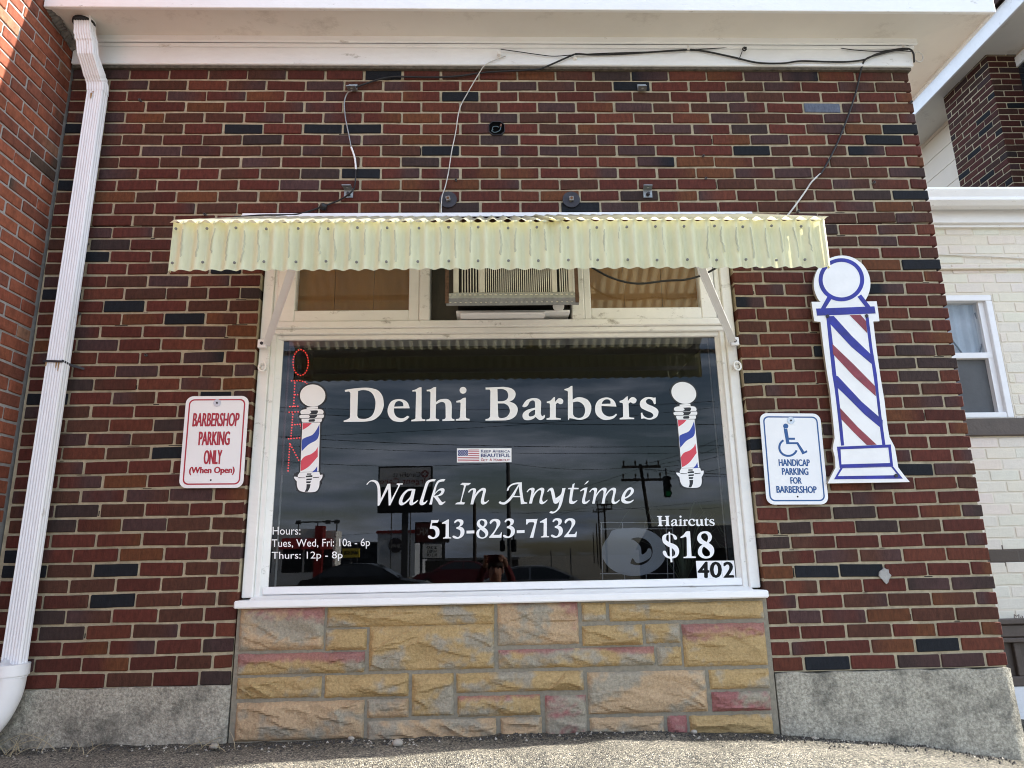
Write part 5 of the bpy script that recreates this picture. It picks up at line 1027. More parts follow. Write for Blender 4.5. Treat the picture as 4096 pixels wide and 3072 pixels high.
# ------------------------------------------------------------------ behind the glass
IY = GY + .07
I5 = lambda x, y, Y=IY: fat(1000 + .66305 * x, 1300 + .66305 * y, Y)
M_led = emit('red_led', (1, .05, .035), .8); M_ledback = mat('led_panel', (.05, .012, .018), .3, 0, bump=0)
led = thing('open_sign', 'vertical lit sign of red dots spelling OPEN behind the left edge of the window', 'LED sign', I5(265, 890))
def dots(paths, sp=14):
    P = []
    for pl in paths:
        L_ = sum(math.dist(a, b) for a, b in zip(pl, pl[1:])); n = max(1, round(L_ / sp)); 
        for k in range(n + 1):
            t = k / n * L_
            for a, b in zip(pl, pl[1:]):
                d = math.dist(a, b)
                if t <= d + 1e-6: P.append((a[0] + (b[0] - a[0]) * t / d, a[1] + (b[1] - a[1]) * t / d)); break
                t -= d
    return P
letters = [[[(305 + 46 * math.cos(k * PI / 20), 226 + 78 * math.sin(k * PI / 20)) for k in range(40)]], [[(250, 336), (300, 335), (338, 345), (355, 375), (345, 408), (315, 420), (272, 420)], [(270, 350), (263, 490)], [(240, 492), (288, 490)]],
           [[(236, 526), (320, 522), (322, 545)], [(258, 538), (246, 685)], [(255, 602), (305, 598), (308, 625)], [(232, 686), (312, 680), (316, 660)]], [[(240, 716), (229, 880)], [(244, 722), (318, 862)], [(330, 712), (322, 866)]]]
for lt in letters:
    mb = MB()
    for pl in lt:
        mb.tube([I5(x, y, IY + .006) for x, y in pl] + ([I5(*pl[0], IY + .006)] if len(pl) > 20 else []), .004, 6, 1)
    for x, y in dots(lt, 17):
        c = I5(x, y, IY - .003); mb.disc(c + Vector((0, .004, 0)), .0034, (0, -1, 0), 8, .005, 0)
    mb.build('letter', [M_led, mat('led_tube', (.010, .0015, .002), .4, 0, bump=0)], led)
mb = MB(); q = [I5(205, 120, IY + .016), I5(385, 118, IY + .016), I5(350, 900, IY + .016), I5(190, 905, IY + .016)]; mb.prism(q[::-1], (0, .004, 0)); 
m_ = glass_mat('led_acrylic', (.75, .62, .70), 1.3); mb.build('backing_panel', m_, led)
# frosted oval sign with its wire rack
O8 = lambda x, y, Y=IY + .03: fat(2400 + .3937 * x, 2050 + .3937 * y, Y)
ov = thing('oval_sign', 'frosted grey oval sign on a white wire rack behind the lower right of the window', 'sign', O8(345, 690))
def frost(name, c, f):
    m = mat(name, c, .6, 0, bump=0); t = m.node_tree; out = [n for n in t.nodes if n.type == 'OUTPUT_MATERIAL'][0]; b = [n for n in t.nodes if n.type == 'BSDF_PRINCIPLED'][0]; tr = N(t, 'ShaderNodeBsdfTransparent'); mx = N(t, 'ShaderNodeMixShader'); mx.inputs[0].default_value = f
    t.links.new(tr.outputs[0], mx.inputs[1]); t.links.new(b.outputs[0], mx.inputs[2]); t.links.new(mx.outputs[0], out.inputs['Surface']); return m
M_frost = frost('frosted_acrylic', (.55, .58, .62), .72)
mb = MB(); filled([circ(345, 400, 328, 245, 56), circ(385, 395, 150, 142, 40)], lambda x, y: O8(x, y), mb); filled(glyph("118,185! 240,160 440,170! 452,205 330,250 290,330 190,388 120,350 30,360!"), lambda x, y: O8(x, y, IY + .028), mb); filled(glyph("270,270! 340,280 410,345 425,425 470,400 490,365 520,380 515,450 440,500 370,510 330,465 300,520 230,520 170,440 210,395"), lambda x, y: O8(x, y, IY + .0285), mb)
mb.build('oval_panel', M_frost, ov)
mb = MB()
for a, b in (((0, 100), (745, 105)), ((0, 168), (735, 165)), ((0, 622), (745, 622)), ((14, 100), (28, 690)), ((230, 100), (230, 168)), ((672, 110), (690, 690)), ((737, 110), (752, 690)), ((250, 622), (252, 690)), ((468, 622), (470, 690))): mb.tube([O8(*a, IY + .034), O8(*b, IY + .034)], .0022, 6)
mb.build('wire_rack', mat('rack_white', (.45, .45, .46), .5), ov)
rp2 = random.Random(8); pl = thing('potted_plant', 'thin leaved plant in a pot behind the right end of the window', 'plant', (1.02, .42, .55))
mb = MB(); mb.tube([(1.02, .42, .50), (1.02, .42, .62)], [.07, .09], 16); mb.build('pot', mat('pot', (.10, .08, .07), .8), pl)
mb = MB()
for k in range(26):
    a = rp2.uniform(0, 6.28); ln = rp2.uniform(.18, .42); h = rp2.uniform(.15, .38); P = []
    for j in range(9):
        t = j / 8; r_ = ln * t; z = .62 + h * math.sin(t * PI * .75) * 1.2; wv_ = .004 * (1 - t * .8); x = 1.02 + r_ * math.cos(a); y = .42 + min(r_ * math.sin(a), 1) * .6; y = max(y, .14)
        P.append([(x - wv_ * math.sin(a) - .002, y + wv_ * math.cos(a), z), (x + wv_ * math.sin(a) + .002, y - wv_ * math.cos(a), z)])
    mb.grid(P)
mb.build('leaf', mat('leaf_pale', (.16, .19, .12), .6), pl)

# ------------------------------------------------------------------ small things on the ground
peb = mat('pebble', (.34, .31, .26), .9, .25, 60, .3, 90)
for px, py, r_, lab in ((858, 1641, .020, 'pale rounded pebble on the ground below the left parking sign'), (757, 1622, .012, 'small grey pebble against the foot of the concrete base'), (1500, 1590, .012, 'small pale stone by the foot of the stone panel, right of centre'), (1760, 1600, .010, 'small white pebble below the right concrete base'), (460, 1640, .016, 'brownish pebble at the foot of the left concrete base')):
    y = {858: -.16, 757: -.04, 1500: -.05, 1760: -.08, 460: -.10}[px]; p = at(px, py, y); z0 = gz(p.x, y) + .002; V = []; F = []; n = 9; m = 6; sd_ = px
    for j in range(m + 1):
        for k in range(n):
            a = 2 * PI * k / n; b = PI * j / m; d = Vector((math.sin(b) * math.cos(a) * 1.3, math.sin(b) * math.sin(a), math.cos(b) * .75)); d *= r_ * (1 + .3 * noise.noise(d * 2 + Vector((sd_, 0, 0))))
            V.append((p.x + d.x, y + d.y, z0 + r_ * .55 + d.z))
    F = [(j * n + k, j * n + (k + 1) % n, (j + 1) * n + (k + 1) % n, (j + 1) * n + k) for j in range(m) for k in range(n)]
    MB().add(V, [f[::-1] for f in F], 0, True).build('pebble', peb, None, lab, 'pebble', 'pebbles on the ground by the wall')
rw = random.Random(12)
mb = MB()
for cx, n, sp in ((-2.12, 26, .10), (-1.20, 7, .05), (-1.75, 5, .10)):
    for k in range(n):
        x = cx + rw.gauss(0, sp); y = -.05 - rw.random() * .10; z = gz(x, y) - .004; ln = rw.uniform(.05, .14) * (1 if cx < -1.9 else .7); a = rw.uniform(0, 6.28); b = rw.uniform(.2, 1.2)
        P = [(x, y, z)]
        for j in range(1, 5): t = j / 4; P.append((x + ln * t * math.cos(a) * (b + .4 * t), y + ln * .5 * t * math.sin(a), z + ln * (t - .45 * t * t * b)))
        mb.tube(P, [.0016, .0015, .0013, .001, .0006], 4)
mb.build('dry_grass', mat('dry_grass', (.42, .35, .22), .9, .2, 20, 0), None, kind='stuff')
mb = MB()
for k in range(1700):
    x = rw.uniform(-2.2, 2.3); y = -.02 - abs(rw.gauss(0, .06)) - (.02 if -1.2 < x < 1.3 else .015); z = gz(x, y) + .010 * noise.noise((x * 5, y * 5, 0)) + .006 * noise.noise((x * 17, y * 17, 3)); r_ = rw.uniform(.002, .0075)
    V = [(x + r_ * rw.uniform(.6, 1.3), y, z), (x - r_, y + r_ * .8, z), (x - r_ * .6, y - r_, z), (x, y, z + r_ * rw.uniform(.7, 1.4))]; mb.add(V, [(0, 1, 3), (1, 2, 3), (2, 0, 3)], rw.choice((0, 0, 0, 0, 1)))
mb.build('loose_gravel', [mat('dark_crumbs', (.05, .046, .042), .95, .4, 90), mat('pale_crumbs', (.35, .32, .27), .95, .2, 90)], None, kind='stuff')

# ------------------------------------------------------------------ the far side of the street, seen only in the window
def mir(x, y, D_): p = at(x, y, D_); return Vector((p.x, 2 * GY - D_, p.z))
def mlen(px, D_): return px * S4 * (DIST + D_) / FPX
GZ = -.9
M_steel = mat('pole_steel', (.06, .06, .062), .6, .1, 10, 0); M_poleW = mat('pole_wood', (.055, .045, .036), .9, .3, 20, .2, 40)
def fquad(mb, x0, y0, x1, y1, D_, mi=0, th=.25, off=0):
    a = mir(x0, y0, D_); b = mir(x1, y1, D_); mb.box(a.x, b.x, a.y + off, a.y + off - th, b.z, a.z, mi)
def ftext(body, mb, x0, y0, x1, y1, D_, mi, bold=.02, off=.03):
    a = mir(x0, y0, D_); b = mir(x1, y1, D_); Y = a.y + off           # the writing faces the shop, so in the window it reads backwards
    text(body, mb, [(b.x, Y, a.z), (a.x, Y, a.z), (a.x, Y, b.z), (b.x, Y, b.z)], mi, bold)
# clinic pylon
D0 = 38; c = mir(875, 1105, D0); t = thing('pylon_sign', 'tall urgent care pylon sign with white panel over black, reflected in the window', 'pylon sign', (c.x, c.y, GZ))
mb = MB(); fquad(mb, 818, 1008, 933, 1106, D0, 0, .5); fquad(mb, 821, 1011, 930, 1051, D0, 1, .05, .05); fquad(mb, 821, 1056, 930, 1103, D0, 0, .05, .05); mb.build('sign_cabinet', [mat('cabinet_black', (.02, .02, .02), .5, 0, bump=0), mat('panel_pale', (.62, .61, .60), .5, .05, 2, 0)], t)
mb = MB(); ftext('CareFirst', mb, 850, 1020, 909, 1030, D0, 0, .0, .08); ftext('Urgent Care', mb, 822, 1034, 929, 1048, D0, 1, .0, .08); p_ = mir(918, 1024, D0); mb.disc((p_.x, p_.y + .08, p_.z), mlen(8, D0), (0, 1, 0), 20, .01, 1)
for w_, h_ in ((5, 1.6), (1.6, 5)): mb.box(p_.x - mlen(w_, D0), p_.x + mlen(w_, D0), p_.y + .091, p_.y + .095, p_.z - mlen(h_, D0), p_.z + mlen(h_, D0), 2)
ftext('verizon', mb, 838, 1070, 924, 1087, D0, 3, .0, .08); mb.build('lettering', [mat('txt_dark', (.05, .03, .03), .5, 0, bump=0), mat('txt_red', (.22, .015, .02), .5, 0, bump=0), M_sign, mat('txt_dim', (.07, .07, .07), .5, 0, bump=0)], t)
mb = MB(); mb.box(mir(868, 1105, D0).x, mir(881, 1105, D0).x, c.y - .35, c.y - .1, GZ, mir(868, 1106, D0).z); mb.build('pole', M_steel, t)
# chicken restaurant sign
D1 = 52; c = mir(935, 1170, D1); t = thing('pylon_sign', 'low red and black restaurant pylon sign with a white letter board, reflected in the window', 'pylon sign', (c.x, c.y, GZ))
mb = MB(); fquad(mb, 897, 1128, 970, 1172, D1, 0, .5); fquad(mb, 899, 1130, 935, 1170, D1, 1, .05, .05); ftext('KFC', mb, 901, 1140, 924, 1156, D1, 2, .03, .08); mb.build('sign_cabinet', [mat('kcab', (.03, .022, .02), .5, 0, bump=0), mat('kred', (.10, .018, .014), .5, 0, bump=0), mat('ktxt', (.35, .32, .3), .5, 0, bump=0)], t)
mb = MB(); fquad(mb, 911, 1174, 956, 1207, D1, 0, .3); fquad(mb, 913, 1176, 954, 1205, D1, 1, .03, .03)
for body, y0 in (('$30', 1180), ('FAMILY', 1188), ('FILL UP', 1196)): ftext(body, mb, 922, y0, 944, y0 + 6, D1, 0, .02, .06)
mb.build('letter_board', [M_black, mat('board_pale', (.80, .80, .76), .5, 0, bump=0)], t)
for x in (907, 956): mb = MB(); mb.box(mir(x, 1172, D1).x, mir(x + 5, 1172, D1).x, c.y - .4, c.y - .12, GZ, mir(x, 1173, D1).z); mb.build('pole', M_steel, t)
# restaurant with red awnings
D2 = 45; yb = 2 * GY - D2; t = thing('restaurant', 'white flat roofed restaurant with red awnings and a red pillar, reflected in the window', 'restaurant', (mir(640, 1200, D2).x, yb, GZ))
M_rw = mat('rest_white', (.80, .79, .76), .7, .05, 2, 0); M_rr = mat('rest_red', (.28, .02, .02), .6, .05, 2, 0)
x0 = mir(540, 1150, D2).x; x1 = mir(687, 1150, D2).x; x2 = mir(722, 1150, D2).x; zt_ = mir(640, 1143, D2).z
mb = MB(); mb.box(x0, x1, yb - 2.4, yb, GZ, zt_); mb.box(x1 + .01, x2, yb - 2.4, yb - .6, GZ, mir(640, 1147, D2).z); mb.build('wall', M_rw, t)
mb = MB(); mb.box(x1 - .15, x1 + .4, yb - .5, yb + .25, GZ, mir(640, 1137, D2).z); mb.build('red_pillar', M_rr, t)
for a, b in ((560, 590), (612, 655), (660, 684), (700, 720)):
    xa, xb = mir(a, 1170, D2).x, mir(b, 1170, D2).x; za, zb = mir(a, 1163, D2).z, mir(a, 1187, D2).z
    mb = MB(); mb.prism([(xa, yb + .26, za), (xa, yb + 1.1, zb), (xa, yb + .26, zb)], (xb - xa, 0, 0)); mb.build('awning', M_rr, t)
    mb = MB(); mb.box(xa, xb, yb + .0, yb + .02, GZ + .8, zb); mb.build('window', mat('far_window', (.02, .022, .025), .2, 0, bump=0), t)
mb = MB(); xm = mir(685, 1130, D2).x; zl = mir(685, 1127, D2).z
for dx in (-1.3, 0, 1.3): mb.tube([(xm + dx, yb - .2, zt_ - .2), (xm + dx, yb - .2, zl)], .04, 6)
mb.tube([(xm - 1.5, yb - .2, zl), (xm + 1.5, yb - .2, zl)], .05, 6)
for dx in (-1.4, .6, 1.2): mb.box(xm + dx, xm + dx + .3, yb - .1, yb + .2, zl - .15, zl + .1)
mb.build('roof_light', M_steel, t)
# yellow restaurant sign, car wash, low sheds
D3 = 55; t = thing('yellow_sign', 'yellow waffle restaurant sign on a pole, reflected at the lower left of the window', 'sign', (mir(757, 1200, D3).x, 2 * GY - D3, GZ))
mb = MB(); fquad(mb, 740, 1185, 776, 1204, D3, 0, .3); ftext('WAFFLE HOUSE', mb, 743, 1190, 773, 1198, D3, 1, .03); mb.build('sign_cabinet', [mat('wh_yellow', (.62, .47, .05), .5, 0, bump=0), M_black], t); mb = MB(); mb.tube([(mir(757, 1204, D3).x, 2 * GY - D3 - .15, GZ), (mir(757, 1204, D3).x, 2 * GY - D3 - .15, mir(757, 1204, D3).z)], .12, 8); mb.build('pole', M_steel, t)
D4 = 60; yb = 2 * GY - D4; t = thing('car_wash', 'pale car wash building with red roof edge and round dark sign, reflected in the window', 'car wash', (mir(856, 1200, D4).x, yb, GZ))
mb = MB(); xa, xb = mir(816, 1150, D4).x, mir(897, 1150, D4).x; zz = mir(850, 1152, D4).z; mb.box(xa, xb, yb - 12, yb, GZ, zz); mb.build('wall', mat('cw_grey', (.50, .53, .57), .7, .05, 1, 0), t); mb = MB(); mb.box(xa - .1, xb + .1, yb - 12.1, yb + .1, zz + .005, zz + .25); mb.build('roof_edge', M_rr, t)
p_ = mir(855, 1178, D4); mb = MB(); mb.disc((p_.x, yb + .005, p_.z), mlen(15, D4), (0, 1, 0), 28, .08); ftext('CAR WASH', mb, 842, 1175, 868, 1183, D4, 1, .02, .1); mb.build('round_sign', [mat('cw_sign', (.035, .03, .035), .5, 0, bump=0), mat('cw_txt', (.35, .33, .3), .5, 0, bump=0)], t)
for x0_, x1_, yt, D_, cl, lab in ((722, 816, 1176, 66, (.06, .06, .065), 'low dark shed between the restaurant and the car wash, reflected in the window'), (897, 1120, 1213, 70, (.05, .045, .04), 'long low dark shop row behind the restaurant pylon, reflected in the window'), (1455, 1640, 1186, 30, (.03, .027, .026), 'dark house gable reflected behind the haircut price lettering')):
    yb = 2 * GY - D_; a, b = mir(x0_, yt, D_), mir(x1_, yt, D_); t = thing('far_building', lab, 'building', ((a.x + b.x) / 2, yb, GZ)); mb = MB(); mb.box(a.x, b.x, yb - 8, yb, GZ, a.z); mb.build('wall', mat('far_wall', cl, .9, .1, 1, 0), t)
    mb = MB(); mb.prism([(a.x - .2, yb + .2, a.z + .002), (a.x - .2, yb - 4, a.z + (1.2 if D_ == 30 else .25)), (a.x - .2, yb - 8.2, a.z + .002)], (b.x - a.x + .4, 0, 0)); mb.build('roof', mat('far_roof', (.025, .023, .022), .9, .1, 1, 0), t)
# poles, wires, signals
def pole(px, ytop, D_, wpx, label, arms=(), lean=0, m=None, name='utility_pole', cat='utility pole', group=None):
    p = mir(px, ytop, D_); r_ = mlen(wpx, D_) / 2; t = thing(name, label, cat, (p.x + lean, p.y, GZ), group)
    mb = MB(); mb.tube([(p.x + lean, p.y, GZ), (p.x, p.y, p.z)], [r_ * 1.15, r_], 10); mb.build('post', m or M_poleW, t)
    for ya, w0, w1 in arms:
        q = mir(px, ya, D_); mb = MB(); a, b = q.x - mlen(w0, D_), q.x + mlen(w1, D_); mb.box(a, b, q.y + .08, q.y + .20, q.z - .07, q.z + .07)
        for k in range(4): x = a + (b - a) * (.05 + .3 * k); mb.tube([(x, q.y + .14, q.z + .06), (x, q.y + .14, q.z + .34)], [.03, .06], 6)
        mb.build('crossarm', M_poleW, t)
    return p
P1 = pole(1097, 993, 30, 8, 'dark steel signal pole in the middle of the window reflection', m=M_steel)
P2 = pole(1025, 1086, 34, 7, 'short wooden utility pole beside the telephone number, reflected in the window')
P3 = pole(1383, 1003, 35, 7, 'leaning wooden utility pole with two crossarms, reflected right of centre in the window', ((1009, 41, 43), (1037, 42, 47)), .6)
for px, yt, D_, wp, ar in ((1305, 1086, 60, 4, ((1090, 17, 18), (1100, 16, 17))), (1292, 1095, 75, 3, ((1106, 12, 12),)), (1288, 1130, 95, 2.5, ()), (1281, 1150, 120, 2, ())):
    pole(px, yt, D_, wp, {1305: 'nearest of the row of far utility poles, with two crossarms, reflected in the window', 1292: 'second of the row of far utility poles, with one crossarm, reflected in the window', 1288: 'third of the row of far utility poles, bare, reflected in the window', 1281: 'farthest and smallest of the row of far utility poles, reflected in the window'}[px], ar, group='far utility poles along the reflected street')
for px, yt in ((846, 1106), (887, 1100), (952, 1165), (772, 1178), (1232, 1185), (1190, 1190)):
    pole(px, yt, 58, 2.2, {846: 'thin pale flagpole left of the urgent care pylon, reflected in the window', 887: 'thin post right of the urgent care pylon, reflected in the window', 952: 'thin post behind the restaurant letter board, reflected in the window', 772: 'street lamp post beside the yellow sign, reflected in the window', 1232: 'thin far post left of the oval sign, reflected in the window', 1190: 'thin far post right of the middle pole, reflected in the window'}[px], m=M_steel, name='lamp_post', cat='post', group='thin posts along the reflected street')
M_wire = mat('wire_dark', (.012, .012, .013), .6, 0, bump=0)
def wire(x0, y0, x1, y1, D_, lab, sag=.25, r_=.016, D_b=None):
    a, b = mir(x0, y0, D_), mir(x1, y1, D_b or D_); mb = MB(); mb.tube([a.lerp(b, k / 14) + Vector((0, 0, -sag * (1 - (2 * k / 14 - 1) ** 2))) for k in range(15)], r_, 5); mb.build('overhead_wire', M_wire, None, lab, 'overhead wire', 'overhead wires reflected in the window')
for i, (x0, y0, x1, y1, D_, Db) in enumerate(((560, 886, 1640, 915, 24, None), (560, 941, 1640, 960, 24, None), (560, 992, 1100, 999, 30, None), (1097, 1000, 1383, 1007, 30, 35), (560, 945, 1640, 870, 28, None), (560, 960, 1640, 975, 30, None), (600, 880, 1640, 860, 22, None), (1383, 1003, 1640, 905, 35, 20), (1383, 1008, 1640, 930, 35, 20), (1400, 1009, 1640, 955, 35, 20), (1383, 1012, 1640, 1024, 35, 26), (1383, 1037, 1640, 985, 35, 20), (1100, 1085, 1383, 1012, 45, 35), (1180, 1120, 1383, 1037, 60, 35), (560, 1165, 1100, 1120, 50, None), (1100, 1110, 1640, 1070, 45, None), (1305, 1092, 1560, 1096, 60, 40), (1060, 1107, 1305, 1092, 50, 60))):
    wire(x0, y0, x1, y1, D_, 'thin dark overhead wire reflected in the shop window', r_=.009 if i > 2 else .012, D_b=Db)
def signal(x0, y0, x1, y1, D_, label, lit=None, n=3, face=True):
    a, b = mir(x0, y0, D_), mir(x1, y1, D_); h = (a.z - b.z) / n; cx = (a.x + b.x) / 2; w_ = abs(b.x - a.x) / 2; t = thing('traffic_light', label, 'traffic light', (cx, a.y, b.z), 'traffic lights reflected in the window')
    mb = MB(); mb.box(cx - w_ * .9, cx + w_ * .9, a.y - .2, a.y, b.z, a.z, bev=.05); mb.build('housing', M_black, t)
    for k in range(n):
        z = a.z - h * (k + .5); mb = MB(); mb.disc((cx, a.y + .004, z), min(w_, h / 2) * .72, (0, 1, 0), 16, .01, 0); 
        mb.build('lens', emit('green_lens', (.02, .30, .10), .5) if lit == k else mat('dark_lens', (.02, .015, .012), .3, 0, bump=0), t)
        mb = MB(); r_ = min(w_, h / 2) * .85; mb.grid([[(cx + r_ * math.cos(q * PI / 10), a.y + yy, z + r_ * math.sin(q * PI / 10)) for q in range(-1, 12)] for yy in (.005, .22)]); mb.build('visor', M_black, t)
    mb = MB(); mb.tube([(cx, a.y - .1, a.z), (cx, a.y - .1, a.z + .35)], .035, 6); mb.build('hanger', M_black, t)
signal(1432, 1028, 1452, 1074, 27, 'hanging traffic light with the green lamp lit, reflected right of the leaning pole', 2)
signal(1079, 1167, 1092, 1191, 29, 'traffic light on the left of the steel signal pole, reflected low in the window'); signal(1103, 1165, 1117, 1192, 29, 'traffic light on the right of the steel signal pole, reflected low in the window')
wire(1383, 1012, 1640, 1027, 27.3, 'span wire carrying the hanging traffic light, reflected in the window', .05, .015)
# parked cars
def car(px, D_, label, paint_, flip=1, h=1.45):
    p = mir(px, 1210, D_); y0 = p.y; t = thing('parked_car', label, 'car', (p.x, y0, GZ)); x0 = p.x; X_ = lambda u: x0 + flip * u; z = lambda v: GZ + v * h / 1.45
    side = [(-2.2, .35), (-2.25, .75), (-2.1, .95), (-1.5, 1.02), (-.2, 1.02), (.85, .98), (1.9, .82), (2.2, .62), (2.22, .35)]
    cab = [(-1.75, 1.0), (-1.15, 1.36), (-.75, 1.44), (.05, 1.45), (.30, 1.40), (1.15, .98)]
    def loft(prof, w0, w1, zsplit):
        m = MB(); rows = []
        for f, wd in ((0, w0 - .06), (.12, w0), (.88, w0), (1, w0 - .06)):
            pass
        A = [(X_(u), y0 + w0, z(v)) for u, v in prof]; B = [(X_(u), y0 - w0, z(v)) for u, v in prof]; n = len(prof)
        return A, B, n
    mb = MB(); A, B, n = loft(side, .88, .88, 0); A2 = [(a[0] * .98 + x0 * .02, a[1] - .07, a[2] + .03) for a in A]
    mb.prism(A, (0, -1.76, 0)); mb.build('body', paint_, t)
    # the cabin narrows to the roof
    mb = MB(); wv = [(.84 if v < 1.05 else .64) for u, v in cab]; A = [(X_(u), y0 + q, z(v)) for (u, v), q in zip(cab, wv)]; B = [(X_(u), y0 - q, z(v)) for (u, v), q in zip(cab, wv)]; n = len(cab)
    mb.add(A + B, [tuple(range(n)), tuple(range(2 * n - 1, n - 1, -1))] + [(i, n + i, n + i + 1, i + 1) for i in range(n - 1)]); mb.build('cabin', paint_, t)
    M_cg = mat('car_glass', (.015, .017, .02), .08, 0, bump=0, spec=.8)
    sd_ = [(-1.55, 1.04), (-1.05, 1.33), (-.72, 1.39), (-.45, 1.40), (-.45, 1.04)]; sd2 = [(-.38, 1.04), (-.38, 1.40), (.05, 1.40), (.27, 1.34), (.95, 1.04)]
    for s_ in (1, -1):
        for q in (sd_, sd2):
            mb = MB(); mb.add([(X_(u), y0 + s_ * (.84 - (v - 1.0) / .45 * .20 + .006), z(v)) for u, v in q], [tuple(range(len(q)))]); mb.build('side_window', M_cg, t)
    mb = MB(); mb.add([(X_(1.08), y0 + .72, z(1.03)), (X_(.38), y0 + .58, z(1.39)), (X_(.38), y0 - .58, z(1.39)), (X_(1.08), y0 - .72, z(1.03))], [(0, 1, 2, 3)]); mb.v = [(v[0], v[1], v[2] + .012) for v in mb.v]; mb.build('windscreen', M_cg, t)
    for u in (-1.4, 1.4):
        for s_ in (1, -1):
            mb = MB(); mb.tube([(X_(u), y0 + s_ * .70, z(.32)), (X_(u), y0 + s_ * .90, z(.32))], .32, 20); w_ = mb.build('wheel', M_black, t); mb = MB(); mb.disc((X_(u), y0 + s_ * .902, z(.32)), .2, (0, s_, 0), 16, .01); mb.build('rim', M_alu, w_)
    for s_ in (1, -1): mb = MB(); mb.box(X_(.75), X_(.9), y0 + s_ * .88, y0 + s_ * 1.05, z(1.0), z(1.12), bev=.02); mb.build('mirror', paint_, t)
    for s_ in (.6, -.6): mb = MB(); mb.box(X_(2.1), X_(2.21), y0 + s_ - .18, y0 + s_ + .18, z(.62), z(.74), bev=.02); mb.build('headlight', M_sign, t)
car(795, 22, 'black parked car with a rounded roof, reflected at the bottom left of the window', mat('car_black', (.012, .012, .014), .25, 0, bump=0, spec=.7), 1, 1.5)
car(1170, 19, 'silver grey parked car, reflected at the bottom middle of the window', mat('car_silver', (.20, .21, .22), .3, 0, metal=.5, bump=0, spec=.7), 1, 1.36)
car(985, 34, 'dark red parked car far back, reflected under the telephone number', mat('car_red', (.12, .012, .02), .3, 0, bump=0, spec=.7), -1, 1.45)
# ------------------------------------------------------------------ the person taking the photograph, in front of the window
def skin_mesh(name, joints, edges, mats, parent=None, sub=2, root=0, **kw):
    me = bpy.data.meshes.new(name); me.from_pydata([j[0] for j in joints], edges, []); o = bpy.data.objects.new(name, me); col.objects.link(o)
    o.modifiers.new('skin', 'SKIN'); sv = me.skin_vertices[0].data
    for i, j in enumerate(joints): sv[i].radius = (j[1], j[2] if len(j) > 2 else j[1]); sv[i].use_root = i == root
    sb = o.modifiers.new('sub', 'SUBSURF'); sb.levels = sub; sb.render_levels = sub
    bpy.context.view_layer.update(); dg = bpy.context.evaluated_depsgraph_get(); m2 = bpy.data.meshes.new_from_object(o.evaluated_get(dg)); bpy.data.objects.remove(o)
    mb = MB(); mb.add([tuple(v.co) for v in m2.vertices], [tuple(p.vertices) for p in m2.polygons], 0, True); bpy.data.meshes.remove(m2); return mb
pg = gz(0, -3.85); PX = .03
M_skin = mat('skin', (.45, .24, .17), .55, .08, 20, .05, 80); M_hood = mat('red_jacket', (.12, .012, .018), .85, .15, 12, .2, 60); M_jean = mat('jeans', (.035, .045, .08), .9, .15, 30, .2, 90)
Yp = -3.86
per = thing('person', 'person in a dark red jacket holding up a phone, reflected low in the window', 'person', (PX, Yp, pg))
J = [((PX, Yp, pg + .86), .145, .105), ((PX, Yp, pg + 1.02), .135, .10), ((PX, Yp + .01, pg + 1.20), .155, .105), ((PX, Yp + .01, pg + 1.33), .12, .085), ((PX, Yp + .02, pg + 1.40), .055, .055), ((PX, Yp + .05, pg + 1.50), .072, .085), ((PX, Yp + .045, pg + 1.60), .075, .09),
     ((PX - .17, Yp + .01, pg + 1.30), .065), ((PX - .25, Yp + .10, pg + 1.16), .052), ((PX - .14, Yp + .35, pg + 1.52), .040), ((PX - .105, Yp + .405, pg + 1.60), .032),
     ((PX + .17, Yp + .01, pg + 1.30), .065), ((PX + .25, Yp + .10, pg + 1.16), .052), ((PX + .14, Yp + .35, pg + 1.52), .040), ((PX + .105, Yp + .405, pg + 1.60), .032),
     ((PX - .09, Yp, pg + .80), .085), ((PX - .11, Yp + .05, pg + .46), .058), ((PX - .11, Yp - .02, pg + .10), .042), ((PX - .12, Yp + .12, pg + .045), .035),
     ((PX + .09, Yp, pg + .80), .085), ((PX + .11, Yp + .05, pg + .46), .058), ((PX + .11, Yp - .02, pg + .10), .042), ((PX + .12, Yp + .12, pg + .045), .035)]
ED = [(0, 1), (1, 2), (2, 3), (3, 4), (4, 5), (5, 6), (2, 7), (7, 8), (8, 9), (9, 10), (2, 11), (11, 12), (12, 13), (13, 14), (0, 15), (15, 16), (16, 17), (17, 18), (0, 19), (19, 20), (20, 21), (21, 22)]
mbp = skin_mesh('body', J, ED, None, sub=3)
mi = []
for f in mbp.f:
    cx = sum(mbp.v[i][0] for i in f) / len(f); cy = sum(mbp.v[i][1] for i in f) / len(f); cz = sum(mbp.v[i][2] for i in f) / len(f) - pg
    mi.append(0 if cz > 1.39 and cy < Yp + .2 and abs(cx - PX) < .12 else 2 if cz < .86 else 1)
mbp.mi = mi; mbp.build('body', [M_skin, M_hood, M_jean], per)
mb = MB(); mb.tube([(PX + .158 * math.cos(k * PI / 16), Yp + .125 * math.sin(k * PI / 16), pg + .865) for k in range(33)], .022, 8, caps=False); mb.build('jacket_hem', M_hood, per)
mb = MB(); mb.tube([(PX + .066 * math.cos(k * PI / 12), Yp + .022 + .07 * math.sin(k * PI / 12), pg + 1.395 + .012 * math.sin(k * PI / 12) * -1) for k in range(25)], .018, 8, caps=False); mb.build('collar', M_hood, per)
mb = MB(); hc = Vector((PX, Yp + .045, pg + 1.575)); V = []; n = 16
for j in range(9):
    b = PI * .56 * j / 8
    for k in range(n): a = 2 * PI * k / n; V.append((hc.x + .090 * math.sin(b) * math.cos(a), hc.y - .022 + .108 * math.sin(b) * math.sin(a), hc.z + .108 * math.cos(b) + .022 + .018 * math.sin(b) * math.sin(a)))
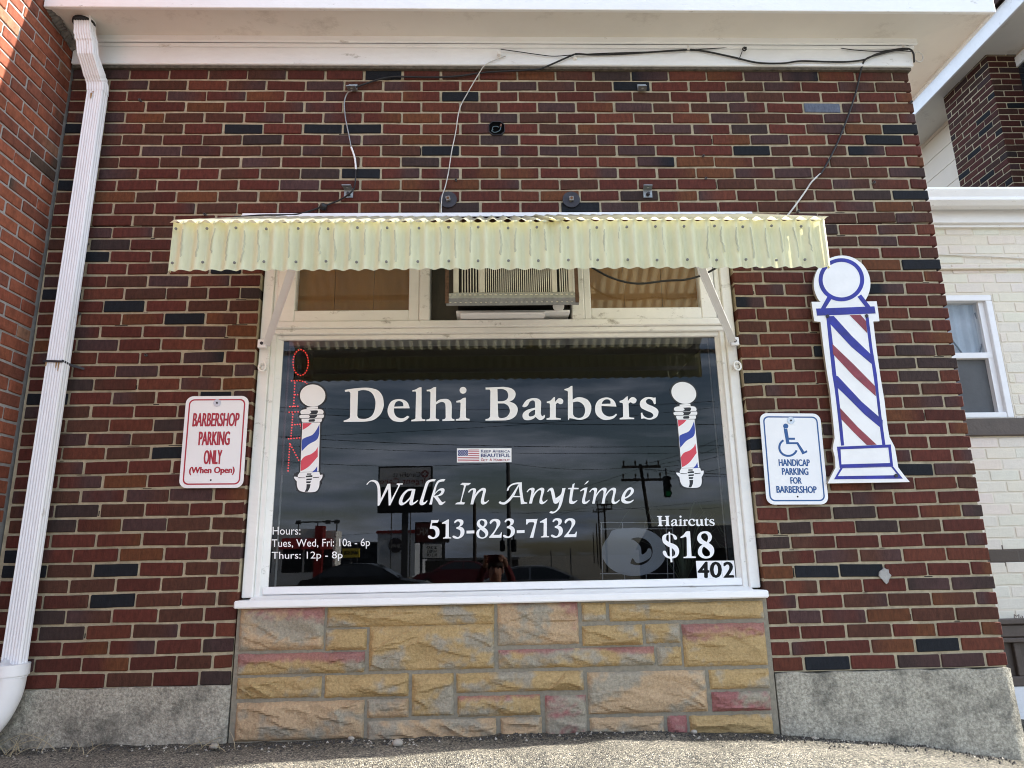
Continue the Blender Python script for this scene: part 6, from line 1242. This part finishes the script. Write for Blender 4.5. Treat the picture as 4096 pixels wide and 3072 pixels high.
mb.add(V, [(j * n + k, (j + 1) * n + k, (j + 1) * n + (k + 1) % n, j * n + (k + 1) % n) for j in range(8) for k in range(n)], 0, True); mb.build('hair', mat('dark_hair', (.03, .02, .015), .7, .3, 60, .3, 90), per)
fz = pg + 1.555; mb = MB()
for s_ in (-1, 1): mb.disc((PX + s_ * .030, Yp + .045 + .082, fz + .012), .010, (0, 1, 0), 10, .004)
mb.build('eyes', M_black, per)
mb = skin_mesh('nose', [((PX, Yp + .128, fz + .01), .008), ((PX, Yp + .152, fz - .025), .013), ((PX, Yp + .13, fz - .034), .01)], [(0, 1), (1, 2)], None, sub=1); mb.build('nose', M_skin, per)
MB().box(PX - .024, PX + .024, Yp + .118, Yp + .131, fz - .062, fz - .054, bev=.003).build('mouth', mat('lips', (.28, .10, .08), .5, 0, bump=0), per)
for s_ in (-1, 1): MB().tube([(PX + s_ * .078, Yp + .045 + .014 * math.sin(k * PI / 5), fz - .005 + .026 * math.cos(k * PI / 5)) for k in range(11)], .009, 6).build('ear', M_skin, per)
ph = MB(); ph.box(PX - .075 - .02, PX + .075 - .02, -3.4175, -3.4095, .728, .803, bev=.003); 
t = thing('phone', 'phone held up in both hands by the person, reflected in the window', 'phone', (PX - .02, -3.413, .728)); ph.build('phone_body', mat('phone_case', (.08, .01, .014), .4, .05), t)
mb = MB(); mb.disc((0, -3.4090, .792), .008, (0, 1, 0), 16, .0015); mb.build('lens', M_black, t)
for s_ in (-1, 1):
    wx = PX + s_ * .105; Hy = -3.435; ex = PX - .02 + s_ * .075        # edge of the phone
    Jh = [((wx, Yp + .395, pg + 1.575), .027, .022), ((wx - s_ * .008, Yp + .415, .735), .030, .016), ((wx - s_ * .012, Hy + .002, .765), .026, .014)]
    Eh = [(0, 1), (1, 2)]
    for k, (dz, ln) in enumerate(((.030, .066), (.012, .074), (-.006, .070), (-.022, .056))):     # four fingers folded round the front edge
        b = len(Jh); Jh += [((ex + s_ * .012, Hy + .012, .765 + dz), .0095), ((ex + s_ * .010, -3.402, .766 + dz), .0088), ((ex - s_ * (ln - .045), -3.3995 + .002, .764 + dz), .0080)]; Eh += [(2 if k < 2 else 1, b), (b, b + 1), (b + 1, b + 2)]
    b = len(Jh); Jh += [((ex + s_ * .006, Hy - .004, .735), .011), ((ex - s_ * .022, Hy + .006, .742), .0095), ((ex - s_ * .042, Hy + .007, .752), .0085)]; Eh += [(1, b), (b, b + 1), (b + 1, b + 2)]
    skin_mesh('hand', Jh, Eh, None, sub=2).build('hand', M_skin, per)
